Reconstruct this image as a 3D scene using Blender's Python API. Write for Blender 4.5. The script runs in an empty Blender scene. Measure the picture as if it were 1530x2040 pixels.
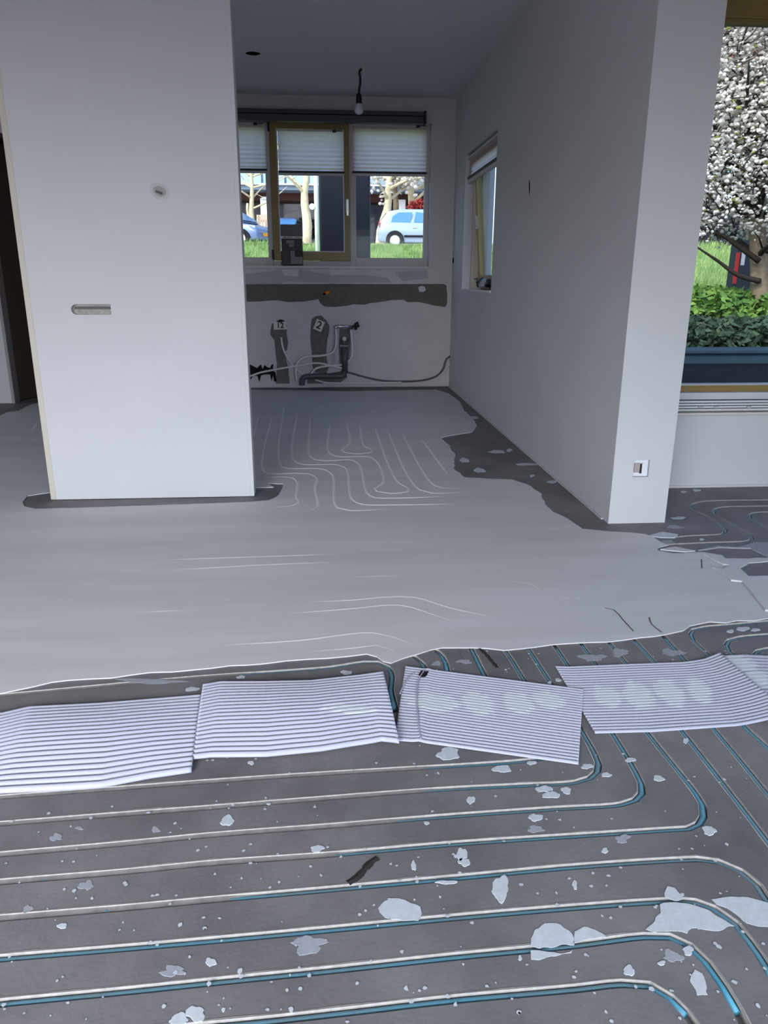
import bpy, math, random
import numpy as np
from mathutils import Vector, Matrix, geometry, noise

R_ = random.Random(7)
C = bpy.context.scene.collection
S = bpy.context.scene

# ------------------------------------------------------------------ camera, world, sun, window light, exposure
FOC, PITCH, YAW, ROLL, EYE = 1498.66, 0.30122, 0.0782, 0.0037, 1.28
_F = Vector((math.sin(YAW)*math.cos(PITCH), math.cos(YAW)*math.cos(PITCH), -math.sin(PITCH)))
_R = Vector((math.cos(YAW), -math.sin(YAW), 0)); _U = _R.cross(_F)
_c, _s = math.cos(ROLL), math.sin(ROLL)
_R, _U = _c*_R + _s*_U, -_s*_R + _c*_U
cam = bpy.data.cameras.new('camera'); camo = bpy.data.objects.new('camera', cam); C.objects.link(camo)
cam.sensor_fit = 'VERTICAL'; cam.sensor_height = 36; cam.sensor_width = 27; cam.lens = 36*FOC/2040
cam.clip_start = 0.05; cam.clip_end = 300
M = Matrix((_R, _U, -_F)).transposed().to_4x4(); M.translation = Vector((0, 0, EYE)); camo.matrix_world = M
S.camera = camo

world = bpy.data.worlds.new('sky'); S.world = world; world.use_nodes = True
wn = world.node_tree; wn.nodes.clear()
sky = wn.nodes.new('ShaderNodeTexSky'); sky.sky_type = 'NISHITA'; sky.sun_disc = False
sky.sun_elevation = math.radians(38); sky.sun_rotation = math.radians(223); sky.air_density = 1.0; sky.dust_density = 2.5; sky.ozone_density = 1.5
bg = wn.nodes.new('ShaderNodeBackground'); bg.inputs[1].default_value = 0.62
wo = wn.nodes.new('ShaderNodeOutputWorld')
wn.links.new(sky.outputs[0], bg.inputs[0]); wn.links.new(bg.outputs[0], wo.inputs[0])

def lamp(name, kind, loc, direction, energy, color, **kw):
    l = bpy.data.lights.new(name, kind); l.energy = energy; l.color = color
    for k, v in kw.items(): setattr(l, k, v)
    o = bpy.data.objects.new(name, l); C.objects.link(o); o.location = loc
    o.rotation_euler = Vector(direction).to_track_quat('-Z', 'Y').to_euler(); return o
lamp('sun', 'SUN', (-20, -20, 30), (0.62, 0.66, -0.75), 2.2, (1.0, 0.95, 0.86), angle=0.01)
# daylight through the two living-room windows in the wall behind the camera
for lx, lw, lcol in ((-2.5, 350, (0.93, 0.955, 1.0)), (1.9, 165, (0.80, 0.91, 1.0))):
    lamp('window_daylight', 'AREA', (lx, -2.93, 1.6), (0.0, 1, -1.0), lw, lcol, shape='RECTANGLE', size=2.5, size_y=2.1, spread=math.radians(108))

S.view_settings.view_transform = 'Standard'; S.view_settings.look = 'None'
S.view_settings.exposure = -0.15; S.view_settings.gamma = 1.0; S.view_settings.use_curve_mapping = False

# ------------------------------------------------------------------ photograph point -> point on a real surface
def ray(u, v): return _F + _R*((u-765)/FOC) + _U*((1020-v)/FOC)
def onZ(u, v, z=0.0):
    d = ray(u, v); t = (z-EYE)/d.z; return (t*d.x, t*d.y)
def onY(u, v, y):
    d = ray(u, v); t = y/d.y; return (t*d.x, EYE+t*d.z)
def onX(u, v, x):
    d = ray(u, v); t = x/d.x; return (t*d.y, EYE+t*d.z)

YB, YC, X0, YK, YW, YH = 4.4746, 3.8312, 1.5306, 9.3019, 4.5112, 8.25
WT = 0.32; CX1 = X0+WT; ZC = 3.2; XL, XR, YR = -5.0, 4.4, -3.0; XKL = -1.5
YF = YK+0.16

# ------------------------------------------------------------------ helpers
def lin(c):
    return tuple(((x/255)/12.92 if x/255 <= .04045 else ((x/255+.055)/1.055)**2.4) for x in c)
MATS = {}
def mat(name, rgb, rough=0.7, spec=0.3, metal=0.0, var=0.0, scale=8.0, bump=0.0, bscale=60.0, rgb2=None, stretch=None, trans=0.0):
    if name in MATS: return MATS[name]
    m = bpy.data.materials.new(name); m.use_nodes = True; nt = m.node_tree; b = nt.nodes['Principled BSDF']
    c = lin(rgb); b.inputs['Base Color'].default_value = (*c, 1); b.inputs['Roughness'].default_value = rough
    b.inputs['Metallic'].default_value = metal; b.inputs['Specular IOR Level'].default_value = spec
    tc = nt.nodes.new('ShaderNodeTexCoord'); vec = nt.nodes.new('ShaderNodeMapping')
    geo = nt.nodes.new('ShaderNodeNewGeometry'); nt.links.new(geo.outputs['Position'], vec.inputs[0])
    nt.nodes.remove(tc)
    if stretch: vec.inputs['Scale'].default_value = stretch
    if var > 0 or rgb2:
        n = nt.nodes.new('ShaderNodeTexNoise'); n.inputs['Scale'].default_value = scale; n.inputs['Detail'].default_value = 6
        n.inputs['Roughness'].default_value = 0.6
        nt.links.new(vec.outputs[0], n.inputs['Vector'])
        r = nt.nodes.new('ShaderNodeValToRGB'); r.color_ramp.elements[0].position = .3; r.color_ramp.elements[1].position = .7
        c2 = lin(rgb2) if rgb2 else tuple(min(1, x*(1+var)) for x in c)
        c1 = c if rgb2 else tuple(x*(1-var) for x in c)
        r.color_ramp.elements[0].color = (*c1, 1); r.color_ramp.elements[1].color = (*c2, 1)
        nt.links.new(n.outputs['Fac'], r.inputs[0]); nt.links.new(r.outputs[0], b.inputs['Base Color'])
    if bump > 0:
        n2 = nt.nodes.new('ShaderNodeTexNoise'); n2.inputs['Scale'].default_value = bscale; n2.inputs['Detail'].default_value = 4
        nt.links.new(vec.outputs[0], n2.inputs['Vector'])
        bp = nt.nodes.new('ShaderNodeBump'); bp.inputs['Strength'].default_value = bump; bp.inputs['Distance'].default_value = 0.01
        nt.links.new(n2.outputs['Fac'], bp.inputs['Height']); nt.links.new(bp.outputs[0], b.inputs['Normal'])
    if trans > 0:
        tr = nt.nodes.new('ShaderNodeBsdfTranslucent'); tr.inputs[0].default_value = (*c, 1)
        mx = nt.nodes.new('ShaderNodeMixShader'); mx.inputs[0].default_value = trans
        out = nt.nodes['Material Output']
        nt.links.new(b.outputs[0], mx.inputs[1]); nt.links.new(tr.outputs[0], mx.inputs[2]); nt.links.new(mx.outputs[0], out.inputs[0])
    MATS[name] = m; return m
def glass(name, tint=(235, 240, 245), refl=0.12):
    if name in MATS: return MATS[name]
    m = bpy.data.materials.new(name); m.use_nodes = True; nt = m.node_tree; nt.nodes.clear()
    t = nt.nodes.new('ShaderNodeBsdfTransparent'); t.inputs[0].default_value = (*lin(tint), 1)
    g = nt.nodes.new('ShaderNodeBsdfGlossy'); g.inputs['Roughness'].default_value = 0.02
    fr = nt.nodes.new('ShaderNodeFresnel'); fr.inputs[0].default_value = 1.45
    mu = nt.nodes.new('ShaderNodeMath'); mu.operation = 'MULTIPLY'; mu.inputs[1].default_value = refl
    mx = nt.nodes.new('ShaderNodeMixShader'); o = nt.nodes.new('ShaderNodeOutputMaterial')
    nt.links.new(fr.outputs[0], mu.inputs[0]); nt.links.new(mu.outputs[0], mx.inputs[0])
    nt.links.new(t.outputs[0], mx.inputs[1]); nt.links.new(g.outputs[0], mx.inputs[2]); nt.links.new(mx.outputs[0], o.inputs[0])
    MATS[name] = m; return m

WLOC = {}
def tag(o, label=None, cat=None, group=None, kind=None):
    if label: o['label'] = label
    if cat: o['category'] = cat
    if group: o['group'] = group
    if kind: o['kind'] = kind
    return o
def empty(name, loc, label=None, cat=None, group=None, kind=None):
    o = bpy.data.objects.new(name, None); C.objects.link(o); o.location = loc; o.empty_display_size = .1
    WLOC[o.name] = Vector(loc); return tag(o, label, cat, group, kind)
def ob(name, verts, faces, m, parent=None, smooth=False, kind=None):
    v = np.asarray(verts, dtype=float).reshape(-1, 3)
    base = Vector(((v[:, 0].min()+v[:, 0].max())/2, (v[:, 1].min()+v[:, 1].max())/2, v[:, 2].min()))
    me = bpy.data.meshes.new(name); me.from_pydata((v-np.array(base)).tolist(), [], [tuple(int(i) for i in f) for f in faces]); me.update()
    if m: me.materials.append(m)
    if smooth: me.polygons.foreach_set('use_smooth', [True]*len(me.polygons))
    o = bpy.data.objects.new(name, me); C.objects.link(o); WLOC[o.name] = base
    if parent: o.parent = parent; o.location = base-WLOC[parent.name]
    else: o.location = base
    if kind: o['kind'] = kind
    return o
class MB:
    def __init__(s): s.v = []; s.f = []
    def add(s, v, f):
        n = len(s.v); s.v += [tuple(x) for x in v]; s.f += [tuple(i+n for i in q) for q in f]; return s
    def box(s, x0, x1, y0, y1, z0, z1):
        v = [(x, y, z) for x in (x0, x1) for y in (y0, y1) for z in (z0, z1)]
        return s.add(v, [(0, 1, 3, 2), (4, 6, 7, 5), (0, 4, 5, 1), (2, 3, 7, 6), (0, 2, 6, 4), (1, 5, 7, 3)])
    def tube(s, pts, r, n=8, caps=True):
        P = [Vector(p) for p in pts]; v = []; f = []; up = None
        rr = r if hasattr(r, '__len__') else [r]*len(P)
        for i, p in enumerate(P):
            t = (P[min(i+1, len(P)-1)]-P[max(i-1, 0)]).normalized()
            if up is None: up = t.orthogonal().normalized()
            up = (up-t*up.dot(t)).normalized(); w = t.cross(up)
            for k in range(n):
                a = 2*math.pi*k/n; v.append(p+(up*math.cos(a)+w*math.sin(a))*rr[i])
        for i in range(len(P)-1):
            for k in range(n):
                k2 = (k+1) % n; f.append((i*n+k, i*n+k2, (i+1)*n+k2, (i+1)*n+k))
        if caps: f.append(tuple(range(n))[::-1]); f.append(tuple((len(P)-1)*n+k for k in range(n)))
        return s.add(v, f)
    def cyl(s, a, b, r, n=16, r2=None): return s.tube([a, b], [r, r if r2 is None else r2], n)
    def xf(s, m):
        s.v = [tuple(m @ Vector(p)) for p in s.v]; return s
    def build(s, name, m, parent=None, smooth=False, kind=None): return ob(name, s.v, s.f, m, parent, smooth, kind)
def box(name, x0, x1, y0, y1, z0, z1, m, parent=None, bevel=0.0, kind=None):
    o = MB().box(x0, x1, y0, y1, z0, z1).build(name, m, parent, kind=kind)
    if bevel:
        b = o.modifiers.new('bevel', 'BEVEL'); b.width = bevel; b.segments = 2
    return o
def cdt(outer, holes):
    pts = []; loops = []
    for L in [outer]+holes:
        n = len(pts); pts += [Vector(p) for p in L]; loops.append(list(range(n, len(pts))))
    edges = [(l[i], l[(i+1) % len(l)]) for l in loops for i in range(len(l))]
    V, E, Fc, _, _, _ = geometry.delaunay_2d_cdt(pts, edges, [], 0, 1e-6)
    V2 = np.array([(p.x, p.y) for p in V]); tri = np.array([f for f in Fc], dtype=int)
    c = V2[tri].mean(1)
    keep = inside(c, outer)
    for h in holes: keep &= ~inside(c, h)
    return V2, tri[keep]
def inside(P, poly):
    q = np.asarray(poly, float); x, y = P[:, 0], P[:, 1]; r = np.zeros(len(P), bool); j = len(q)-1
    for i in range(len(q)):
        xi, yi = q[i]; xj, yj = q[j]
        if yi != yj:
            r ^= ((yi > y) != (yj > y)) & (x < (xj-xi)*(y-yi)/(yj-yi)+xi)
        j = i
    return r
def slab(name, fn, outer, holes, t, m, parent=None, kind='structure'):
    """flat piece with real openings: fn(a, b, depth) -> world point"""
    V2, tri = cdt(outer, holes); n = len(V2); v = [fn(a, b, 0) for a, b in V2]+[fn(a, b, t) for a, b in V2]
    f = [tuple(q) for q in tri]+[tuple(i+n for i in q[::-1]) for q in tri]
    for L in [outer]+holes:
        k = len(v); q = [(float(a), float(b)) for a, b in L]
        v += [fn(a, b, 0) for a, b in q]+[fn(a, b, t) for a, b in q]; w = len(q)
        f += [(k+i, k+(i+1) % w, k+w+(i+1) % w, k+w+i) for i in range(w)]
    o = ob(name, v, f, m, parent)
    bm = __import__('bmesh').new(); bm.from_mesh(o.data)
    __import__('bmesh').ops.remove_doubles(bm, verts=bm.verts, dist=1e-5); __import__('bmesh').ops.recalc_face_normals(bm, faces=bm.faces)
    bm.to_mesh(o.data); bm.free()
    if kind: o['kind'] = kind
    return o
def rect(a0, a1, b0, b1): return [(a0, b0), (a1, b0), (a1, b1), (a0, b1)]
def smooth_line(pts, step=0.02):
    P = [Vector(p) for p in pts]; P = [P[0]*2-P[1]]+P+[P[-1]*2-P[-2]]; out = []
    for i in range(1, len(P)-2):
        a, b, c, d = P[i-1:i+3]; n = max(1, min(40, int((c-b).length/step)))
        # centripetal Catmull-Rom keeps bends tight and straights straight
        t0 = 0; t1 = (b-a).length**.5; t2 = t1+(c-b).length**.5; t3 = t2+(d-c).length**.5
        for k in range(n):
            t = t1+(t2-t1)*k/n
            A1 = a*((t1-t)/(t1-t0))+b*((t-t0)/(t1-t0)); A2 = b*((t2-t)/(t2-t1))+c*((t-t1)/(t2-t1)); A3 = c*((t3-t)/(t3-t2))+d*((t-t2)/(t3-t2))
            B1 = A1*((t2-t)/(t2-t0))+A2*((t-t0)/(t2-t0)); B2 = A2*((t3-t)/(t3-t1))+A3*((t-t1)/(t3-t1))
            out.append(B1*((t2-t)/(t2-t1))+B2*((t-t1)/(t2-t1)))
    out.append(P[-2]); return out
def offset(pts, d):
    out = []
    for i, p in enumerate(pts):
        t = (pts[min(i+1, len(pts)-1)]-pts[max(i-1, 0)]); t = Vector((t.x, t.y)).normalized()
        out.append(Vector((p.x-t.y*d, p.y+t.x*d)))
    return out
def text_mesh(name, s, size, m, parent, mtx, bold=0.0):
    cu = bpy.data.curves.new(name, 'FONT'); cu.body = s; cu.size = size; cu.align_x = 'CENTER'; cu.align_y = 'CENTER'; cu.extrude = 0.0006; cu.offset = bold
    t = bpy.data.objects.new(name+'_source', cu); C.objects.link(t)
    me = bpy.data.meshes.new_from_object(t); C.objects.unlink(t); bpy.data.objects.remove(t)
    v = [mtx @ x.co for x in me.vertices]; f = [tuple(p.vertices) for p in me.polygons]
    return ob(name, v, f, m, parent)

# ------------------------------------------------------------------ materials of the place
WALL = mat('white_plaster', (200, 199, 202), .85, .2, var=.03, scale=1.5, bump=.05, bscale=40)
WALLK = mat('bare_wall_plaster', (196, 190, 192), .9, .15, var=.05, scale=3, bump=.12, bscale=30)
CEIL = mat('ceiling_paint', (205, 204, 208), .9, .15)
CONC = mat('milled_concrete', (115, 112, 114), .62, .35, var=.28, scale=2.6, bump=.08, bscale=90)
GROOVE = mat('cut_concrete', (168, 163, 159), .95, .1, var=.18, scale=60)
SCREED = mat('levelling_screed', (198, 196, 197), .6, .3, rgb2=(212, 211, 213), scale=2.2, bump=.10, bscale=5, stretch=(.35, 2.2, 1))
RIDGE = mat('screed_ridge', (228, 226, 226), .6, .3)
PIPE = mat('blue_pipe', (84, 156, 182), .45, .4, rgb2=(116, 134, 142), scale=3.5)
SPLASH = mat('white_plaster_splash', (192, 197, 204), .9, .1, var=.08, scale=60)
SPLASH2 = mat('grey_plaster_smear', (156, 158, 166), .9, .1, var=.1, scale=50)
SHEET = None
GOLD = mat('ochre_paint', (140, 116, 66), .4, .4, var=.05, scale=10)
WFRAME = mat('white_frame_paint', (190, 186, 188), .4, .4)
CREAM = mat('cream_trim_paint', (196, 188, 176), .5, .3)
DARKP = mat('old_grey_plaster', (104, 99, 94), .95, .1, var=.12, scale=14, bump=.2, bscale=80)
CHASE = mat('chase_mortar', (110, 106, 106), .95, .1, var=.16, scale=20, bump=.3, bscale=60)
PATCH = mat('filler_patch', (200, 199, 203), .9, .1)
PATCHD = mat('thin_skim_patch', (172, 168, 172), .9, .1, var=.05, scale=9)
BLACK = mat('black_plastic', (18, 18, 20), .5, .4)
VOID = mat('dark_hole', (10, 10, 11), .95, .05)
STEEL = mat('brushed_steel', (200, 200, 204), .3, .5, metal=.9)
ALU = mat('anthracite_aluminium', (66, 66, 74), .42, .5, metal=.2)
CABLE = mat('white_cable', (214, 212, 212), .45, .4)
PVC = mat('grey_drain_plastic', (78, 78, 86), .4, .4)
BLIND = mat('pleated_fabric', (244, 228, 230), .9, .1, trans=.75)
GLASS = glass('window_glass')
ORANGE = mat('orange_plastic', (236, 128, 22), .5, .4)

# ================================================================== FLOOR: milled concrete with open grooves
def L(*uv): return [Vector(onZ(u, v)) for u, v in uv]
def X(pts, n=0.6):                                            # runs on past the frame edge at both straight ends
    return pts
PIPES = [
 ('blue heating pipe at the screed edge, bending toward the gap between two ribbed sheets', L((-160,1398),(0,1385),(160,1370),(400,1348),(560,1337),(660,1329),(725,1319),(752,1319),(772,1328),(781,1346),(778,1372),(790,1420))),
 ('straight blue heating pipe running along the lower edge of the left ribbed sheets', L((-160,1601),(0,1588),(240,1570),(423,1556),(660,1540),(880,1527),(1040,1516),(1085,1510),(1112,1494),(1116,1476),(1096,1440),(1052,1368),(1010,1300),(987,1272))),
 ('blue heating pipe whose bend comes out beside the tilted ribbed sheet corner', L((-160,1654),(0,1641),(240,1622),(423,1608),(660,1589),(900,1571),(1040,1564),(1147,1558),(1176,1549),(1190,1536),(1193,1520),(1184,1499),(1163,1462),(1113,1385),(1053,1292),(1043,1276))),
 ('blue heating pipe with the second bend below the right ribbed sheets', L((-160,1716),(0,1702),(240,1681),(423,1663),(660,1645),(900,1625),(1100,1611),(1238,1602),(1266,1593),(1279,1579),(1278,1560),(1266,1536),(1223,1464),(1107,1288),(1098,1274))),
 ('blue heating pipe with the third and rightmost sharp bend below the ribbed sheets', L((-160,1772),(0,1757),(240,1737),(423,1719),(660,1702),(900,1681),(1200,1661),(1337,1652),(1372,1650),(1393,1640),(1402,1625),(1400,1602),(1388,1582),(1291,1460),(1158,1282),(1149,1270))),
 ('straight blue heating pipe leaving the frame right, nearest to the three sharp bends', L((1570,1729),(1530,1676),(1359,1456),(1213,1279),(1204,1268))),
 ('straight blue heating pipe running diagonally under the middle of the right ribbed sheet', L((1580,1645),(1530,1582),(1423,1452),(1264,1274),(1255,1264))),
 ('straight blue heating pipe running diagonally, last one before the round loops', L((1580,1548),(1530,1489),(1489,1452),(1324,1269),(1315,1259))),
 ('wide blue heating pipe curve, uppermost of the four big curves lower right', L((-160,1845),(0,1829),(240,1809),(423,1792),(660,1771),(900,1749),(1147,1726),(1340,1713),(1390,1711),(1431,1716),(1476,1735),(1509,1763),(1530,1797),(1550,1850))),
 ('wide blue heating pipe curve cutting through the large white plaster stain', L((-160,1925),(0,1909),(240,1889),(423,1873),(660,1851),(900,1828),(1147,1807),(1328,1795),(1386,1796),(1423,1809),(1464,1838),(1493,1874),(1530,1930),(1560,1990))),
 ('wide blue heating pipe curve below the cloud shaped white plaster stain', L((-160,2015),(0,1998),(240,1975),(423,1956),(660,1932),(900,1906),(1147,1882),(1285,1865),(1336,1866),(1374,1884),(1406,1915),(1439,1961),(1468,2010),(1490,2055))),
 ('wide blue heating pipe curve in the lower right corner, nearest the camera', L((100,2072),(300,2054),(500,2036),(700,2014),(900,1991),(1147,1969),(1240,1959),(1295,1963),(1336,1987),(1365,2016),(1392,2055))),
 ('short blue heating pipe end curving out of the screed above the tilted sheet, left', L((800,1302),(826,1308),(842,1322),(850,1345))),
 ('short blue heating pipe end curving out of the screed above the tilted sheet, right', L((846,1286),(870,1296),(886,1316),(892,1345))),
 ('straight blue heating pipe leaving the screed just left of the dark gouge', L((928,1272),(939,1292),(966,1346),(1000,1410))),
 ('outer blue heating pipe loop along the screed edge at the right frame edge', L((1570,1236),(1530,1238),(1450,1245),(1405,1249),(1382,1254),(1376,1262),(1381,1274),(1419,1309),(1470,1360))),
 ('middle blue heating pipe loop at the right frame edge', L((1570,1261),(1530,1264),(1476,1269),(1453,1275),(1447,1284),(1452,1295),(1470,1310),(1510,1345))),
 ('small inner blue heating pipe loop at the right frame edge', L((1570,1288),(1530,1292),(1511,1296),(1503,1303),(1508,1312),(1540,1340))),
 ('blue heating pipe in a double bend beside the column, nearest the column', L((1620,995),(1530,996),(1415,998),(1390,1001),(1378,1008),(1384,1016),(1414,1031),(1436,1045),(1446,1056),(1438,1064),(1416,1066),(1370,1068),(1335,1072))),
 ('blue heating pipe in a double bend below the window, second from the column', L((1620,1006),(1530,1008),(1445,1010),(1428,1013),(1422,1020),(1436,1031),(1468,1050),(1496,1066),(1499,1073),(1487,1078),(1416,1081),(1329,1085))),
 ('blue heating pipe in a double bend at the right frame edge below the window', L((1620,1017),(1530,1020),(1506,1021),(1494,1025),(1494,1030),(1530,1052),(1580,1082))),
]
GW = 0.0100                                                   # half the width of a groove
lines = [smooth_line(p, .03) for _, p in PIPES]
holes = []
for p in lines: holes.append([tuple(q) for q in offset(p, GW)]+[tuple(q) for q in offset(p, -GW)][::-1])
pts = []; edges = []
LSHAPE = [(XL, YR), (XR, YR), (XR, YW+.05), (CX1-.05, YW+.05), (CX1-.05, 9.55), (XKL, 9.55), (XKL, 10.2), (XL, 10.2)]
for Lp in [LSHAPE]+holes:
    n = len(pts); pts += [Vector(q) for q in Lp]; edges += [(n+i, n+(i+1) % len(Lp)) for i in range(len(Lp))]
V, E_, Fc, _, _, _ = geometry.delaunay_2d_cdt(pts, edges, [], 0, 1e-6)
V2 = np.array([(q.x, q.y) for q in V]); tri = np.array([list(f) for f in Fc], dtype=int); cen = V2[tri].mean(1)
keep = inside(cen, LSHAPE)
for h in holes: keep &= ~inside(cen, h)
tri = tri[keep]
def up(v2, t):
    a, b, c = (v2[t[:, i]] for i in range(3)); s = (b[:, 0]-a[:, 0])*(c[:, 1]-a[:, 1])-(b[:, 1]-a[:, 1])*(c[:, 0]-a[:, 0])
    t = t.copy(); t[s < 0] = t[s < 0][:, ::-1]; return t
floor = ob('floor', [(a, b, 0) for a, b in V2], up(V2, tri), CONC, kind='structure')
floor['label'] = 'dark milled concrete floor with blue pipes in open grooves'
def channel(p, parent):                                       # walls and bottom of one milled groove
    v = []; f = []; prof = [(GW, 0), (GW, -.020), (-GW, -.020), (-GW, 0)]
    rows = [offset(p, d) for d, _ in prof]
    for k, (d, z) in enumerate(prof): v += [(q.x, q.y, z) for q in rows[k]]
    n = len(p)
    for k in range(3): f += [(k*n+i, k*n+i+1, (k+1)*n+i+1, (k+1)*n+i) for i in range(n-1)]
    return ob('pipe_groove', v, f, GROOVE, parent)
def lip(p, parent, side=1):                                   # pale dust rim that the milling left beside the groove
    a = offset(p, side*GW); w = [.0015+.004*abs(noise.noise((q.x*9, q.y*9, 3))) for q in p]
    o2 = []
    for i in range(len(p)):
        d = (a[i]-p[i]).normalized(); o2.append(p[i]+d*(GW+w[i]))
    v = [(q.x, q.y, .0012) for q in a]+[(q.x, q.y, .0008) for q in o2]; n = len(p)
    return ob('dust_rim', v, [(i, i+1, n+i+1, n+i) for i in range(n-1)], GROOVE, parent)
FILL = mat('dust_fill', (146, 143, 141), .95, .1, var=.2, scale=30)
FILLTO = {0: 640, 1: 860, 2: 830, 3: 760, 4: 600, 8: 420}         # grooves still choked with milling dust from the left up to here
for k, ((label, _), p) in enumerate(zip(PIPES, lines)):
    if k in FILLTO:
        xe = onZ(FILLTO[k], 1600)[0]; q = [a for a in p[:len(p)*2//3] if a.x < xe+.2]; a = offset(q, GW-.0002); b = offset(q, -GW+.0002); n = len(q); z = [-.0032-.0085*max(0, i-n*.86)/(n*.14)-.0006*noise.noise((i*.7, k, 0)) for i in range(n)]
        ob('dust_fill', [(w.x, w.y, z[i]) for i, w in enumerate(a)]+[(w.x, w.y, z[i]) for i, w in enumerate(b)], [(i, n+i, n+i+1, i+1) for i in range(n-1)], FILL, floor, True)
    g = channel(p, floor)
    side = 1 if p[0].x < p[-1].x else -1
    lip(p, floor, 1 if (offset(p, 1)[len(p)//4]-p[len(p)//4]).y > 0 else -1)
    q = p[1:-1]
    o = MB().tube([(a.x, a.y, -.0115) for a in q], .0083, 12).build('heating_pipe', PIPE, smooth=True)
    tag(o, label, 'pipe', 'floor heating pipes in the milled grooves')

# ------------------------------------------------------------------ levelling screed over the far part
def ragged(poly, amp=.012, step=.05, seed=0):
    out = []; P = [Vector(p) for p in poly]
    for i in range(len(P)):
        a, b = P[i], P[(i+1) % len(P)]; n = max(1, min(60, int((b-a).length/step))); t = (b-a); nr = Vector((-t.y, t.x)).normalized() if t.length else Vector((0, 0))
        for k in range(n):
            q = a+(b-a)*k/n; w = noise.noise((q.x*14, q.y*14, seed))*amp+noise.noise((q.x*45, q.y*45, seed+5))*amp*.4
            out.append(q+nr*w)
    return [(q.x, q.y) for q in out]
edge_near = [(0,1385),(67,1368),(139,1357),(222,1352),(300,1341),(389,1335),(528,1324),(611,1314),(694,1310),(728,1308),(750,1311),(765,1318),(779,1323),(803,1313),(857,1296),(879,1292),(939,1292),(1004,1296),(1069,1292),(1134,1283),(1210,1279),(1275,1272),(1324,1267),(1362,1258),(1373,1247),(1416,1242),(1470,1239),(1530,1234),(1620,1226)]
edge_far = [(1620,1118),(1530,1113),(1445,1114),(1438,1107),(1400,1102),(1340,1104),(1312,1098),(1314,1092),(1332,1087),(1318,1083),(1300,1071),(1285,1066),(1255,1062),(1210,1059),(1160,1055),(1140,1040),(1095,1015),(1085,1005),(1078,985),(1050,965),(1020,957),(985,955),(925,952),(905,935),(905,905),(895,890),(878,873),(900,868),(940,862),(951,850),(943,835),(925,818),(915,800),(895,785),(870,777),(790,778),(700,780),(600,778),(500,777)]
poly = [Vector((XL+.02, onZ(0,1385)[1]-.15))]+[Vector(onZ(u, v)) for u, v in edge_near+edge_far]
poly += [Vector((-1.45, 9.12)), Vector((-1.45, 8.2)), Vector(onZ(76,803)), Vector(onZ(55,809)), Vector(onZ(38,819)), Vector(onZ(15,822)), Vector(onZ(0,829)), Vector((XL+.02, 7.7))]
outer = ragged(poly, .016)
bx0 = onY(102, 998, YB)[0]; bx1 = onY(507, 985, YB)[0]
notch = [onZ(*q) for q in ((48,1010),(45,1001),(55,989),(100,982))]+[(bx0-.05, YB+.2), (bx1+.1, YB+.2)]+[onZ(*q) for q in ((535,964),(564,965),(562,975),(553,990),(535,998),(500,1001),(450,1003),(300,1008),(150,1013),(70,1015))]
patch_hole = [onZ(*q) for q in ((1474,1133),(1492,1123),(1545,1118),(1545,1148),(1492,1150))]
ST = 0.0045
screed = slab('screed_layer', lambda a, b, d: (a, b, ST-d), outer, [ragged(notch, .006, .04, 3), ragged(patch_hole, .008, .03, 4)], ST-.0005, SCREED, floor, kind=None)
screed['label'] = 'pale grey levelling screed poured over the pipes'
def frag(px, z, th, m=SCREED, seed=1, name='screed_fragment'):
    return slab(name, lambda a, b, d: (a, b, z-d), ragged([onZ(*q) for q in px], .006, .03, seed), [], th, m, floor, kind=None)
frag(((1418,1134),(1440,1146),(1456,1160),(1478,1162),(1492,1178),(1508,1198),(1524,1220),(1600,1222),(1600,1152),(1490,1152),(1472,1141),(1456,1129),(1440,1138)), .012, .0072)
frag(((1402,1107),(1420,1117),(1440,1127),(1456,1129),(1452,1119),(1432,1110)), .010, .0053, seed=2)
frag(((1392,1098),(1432,1092),(1495,1094),(1530,1112),(1560,1112),(1560,1082),(1505,1082),(1470,1092),(1430,1089)), .006, .0055, SPLASH2, 5)
frag(((1315,1096),(1345,1091),(1385,1099),(1365,1101)), .006, .0055, seed=6)
frag(((1288,1069),(1320,1061),(1352,1066),(1345,1073),(1318,1072)), .005, .0045, SPLASH, 7)
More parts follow.
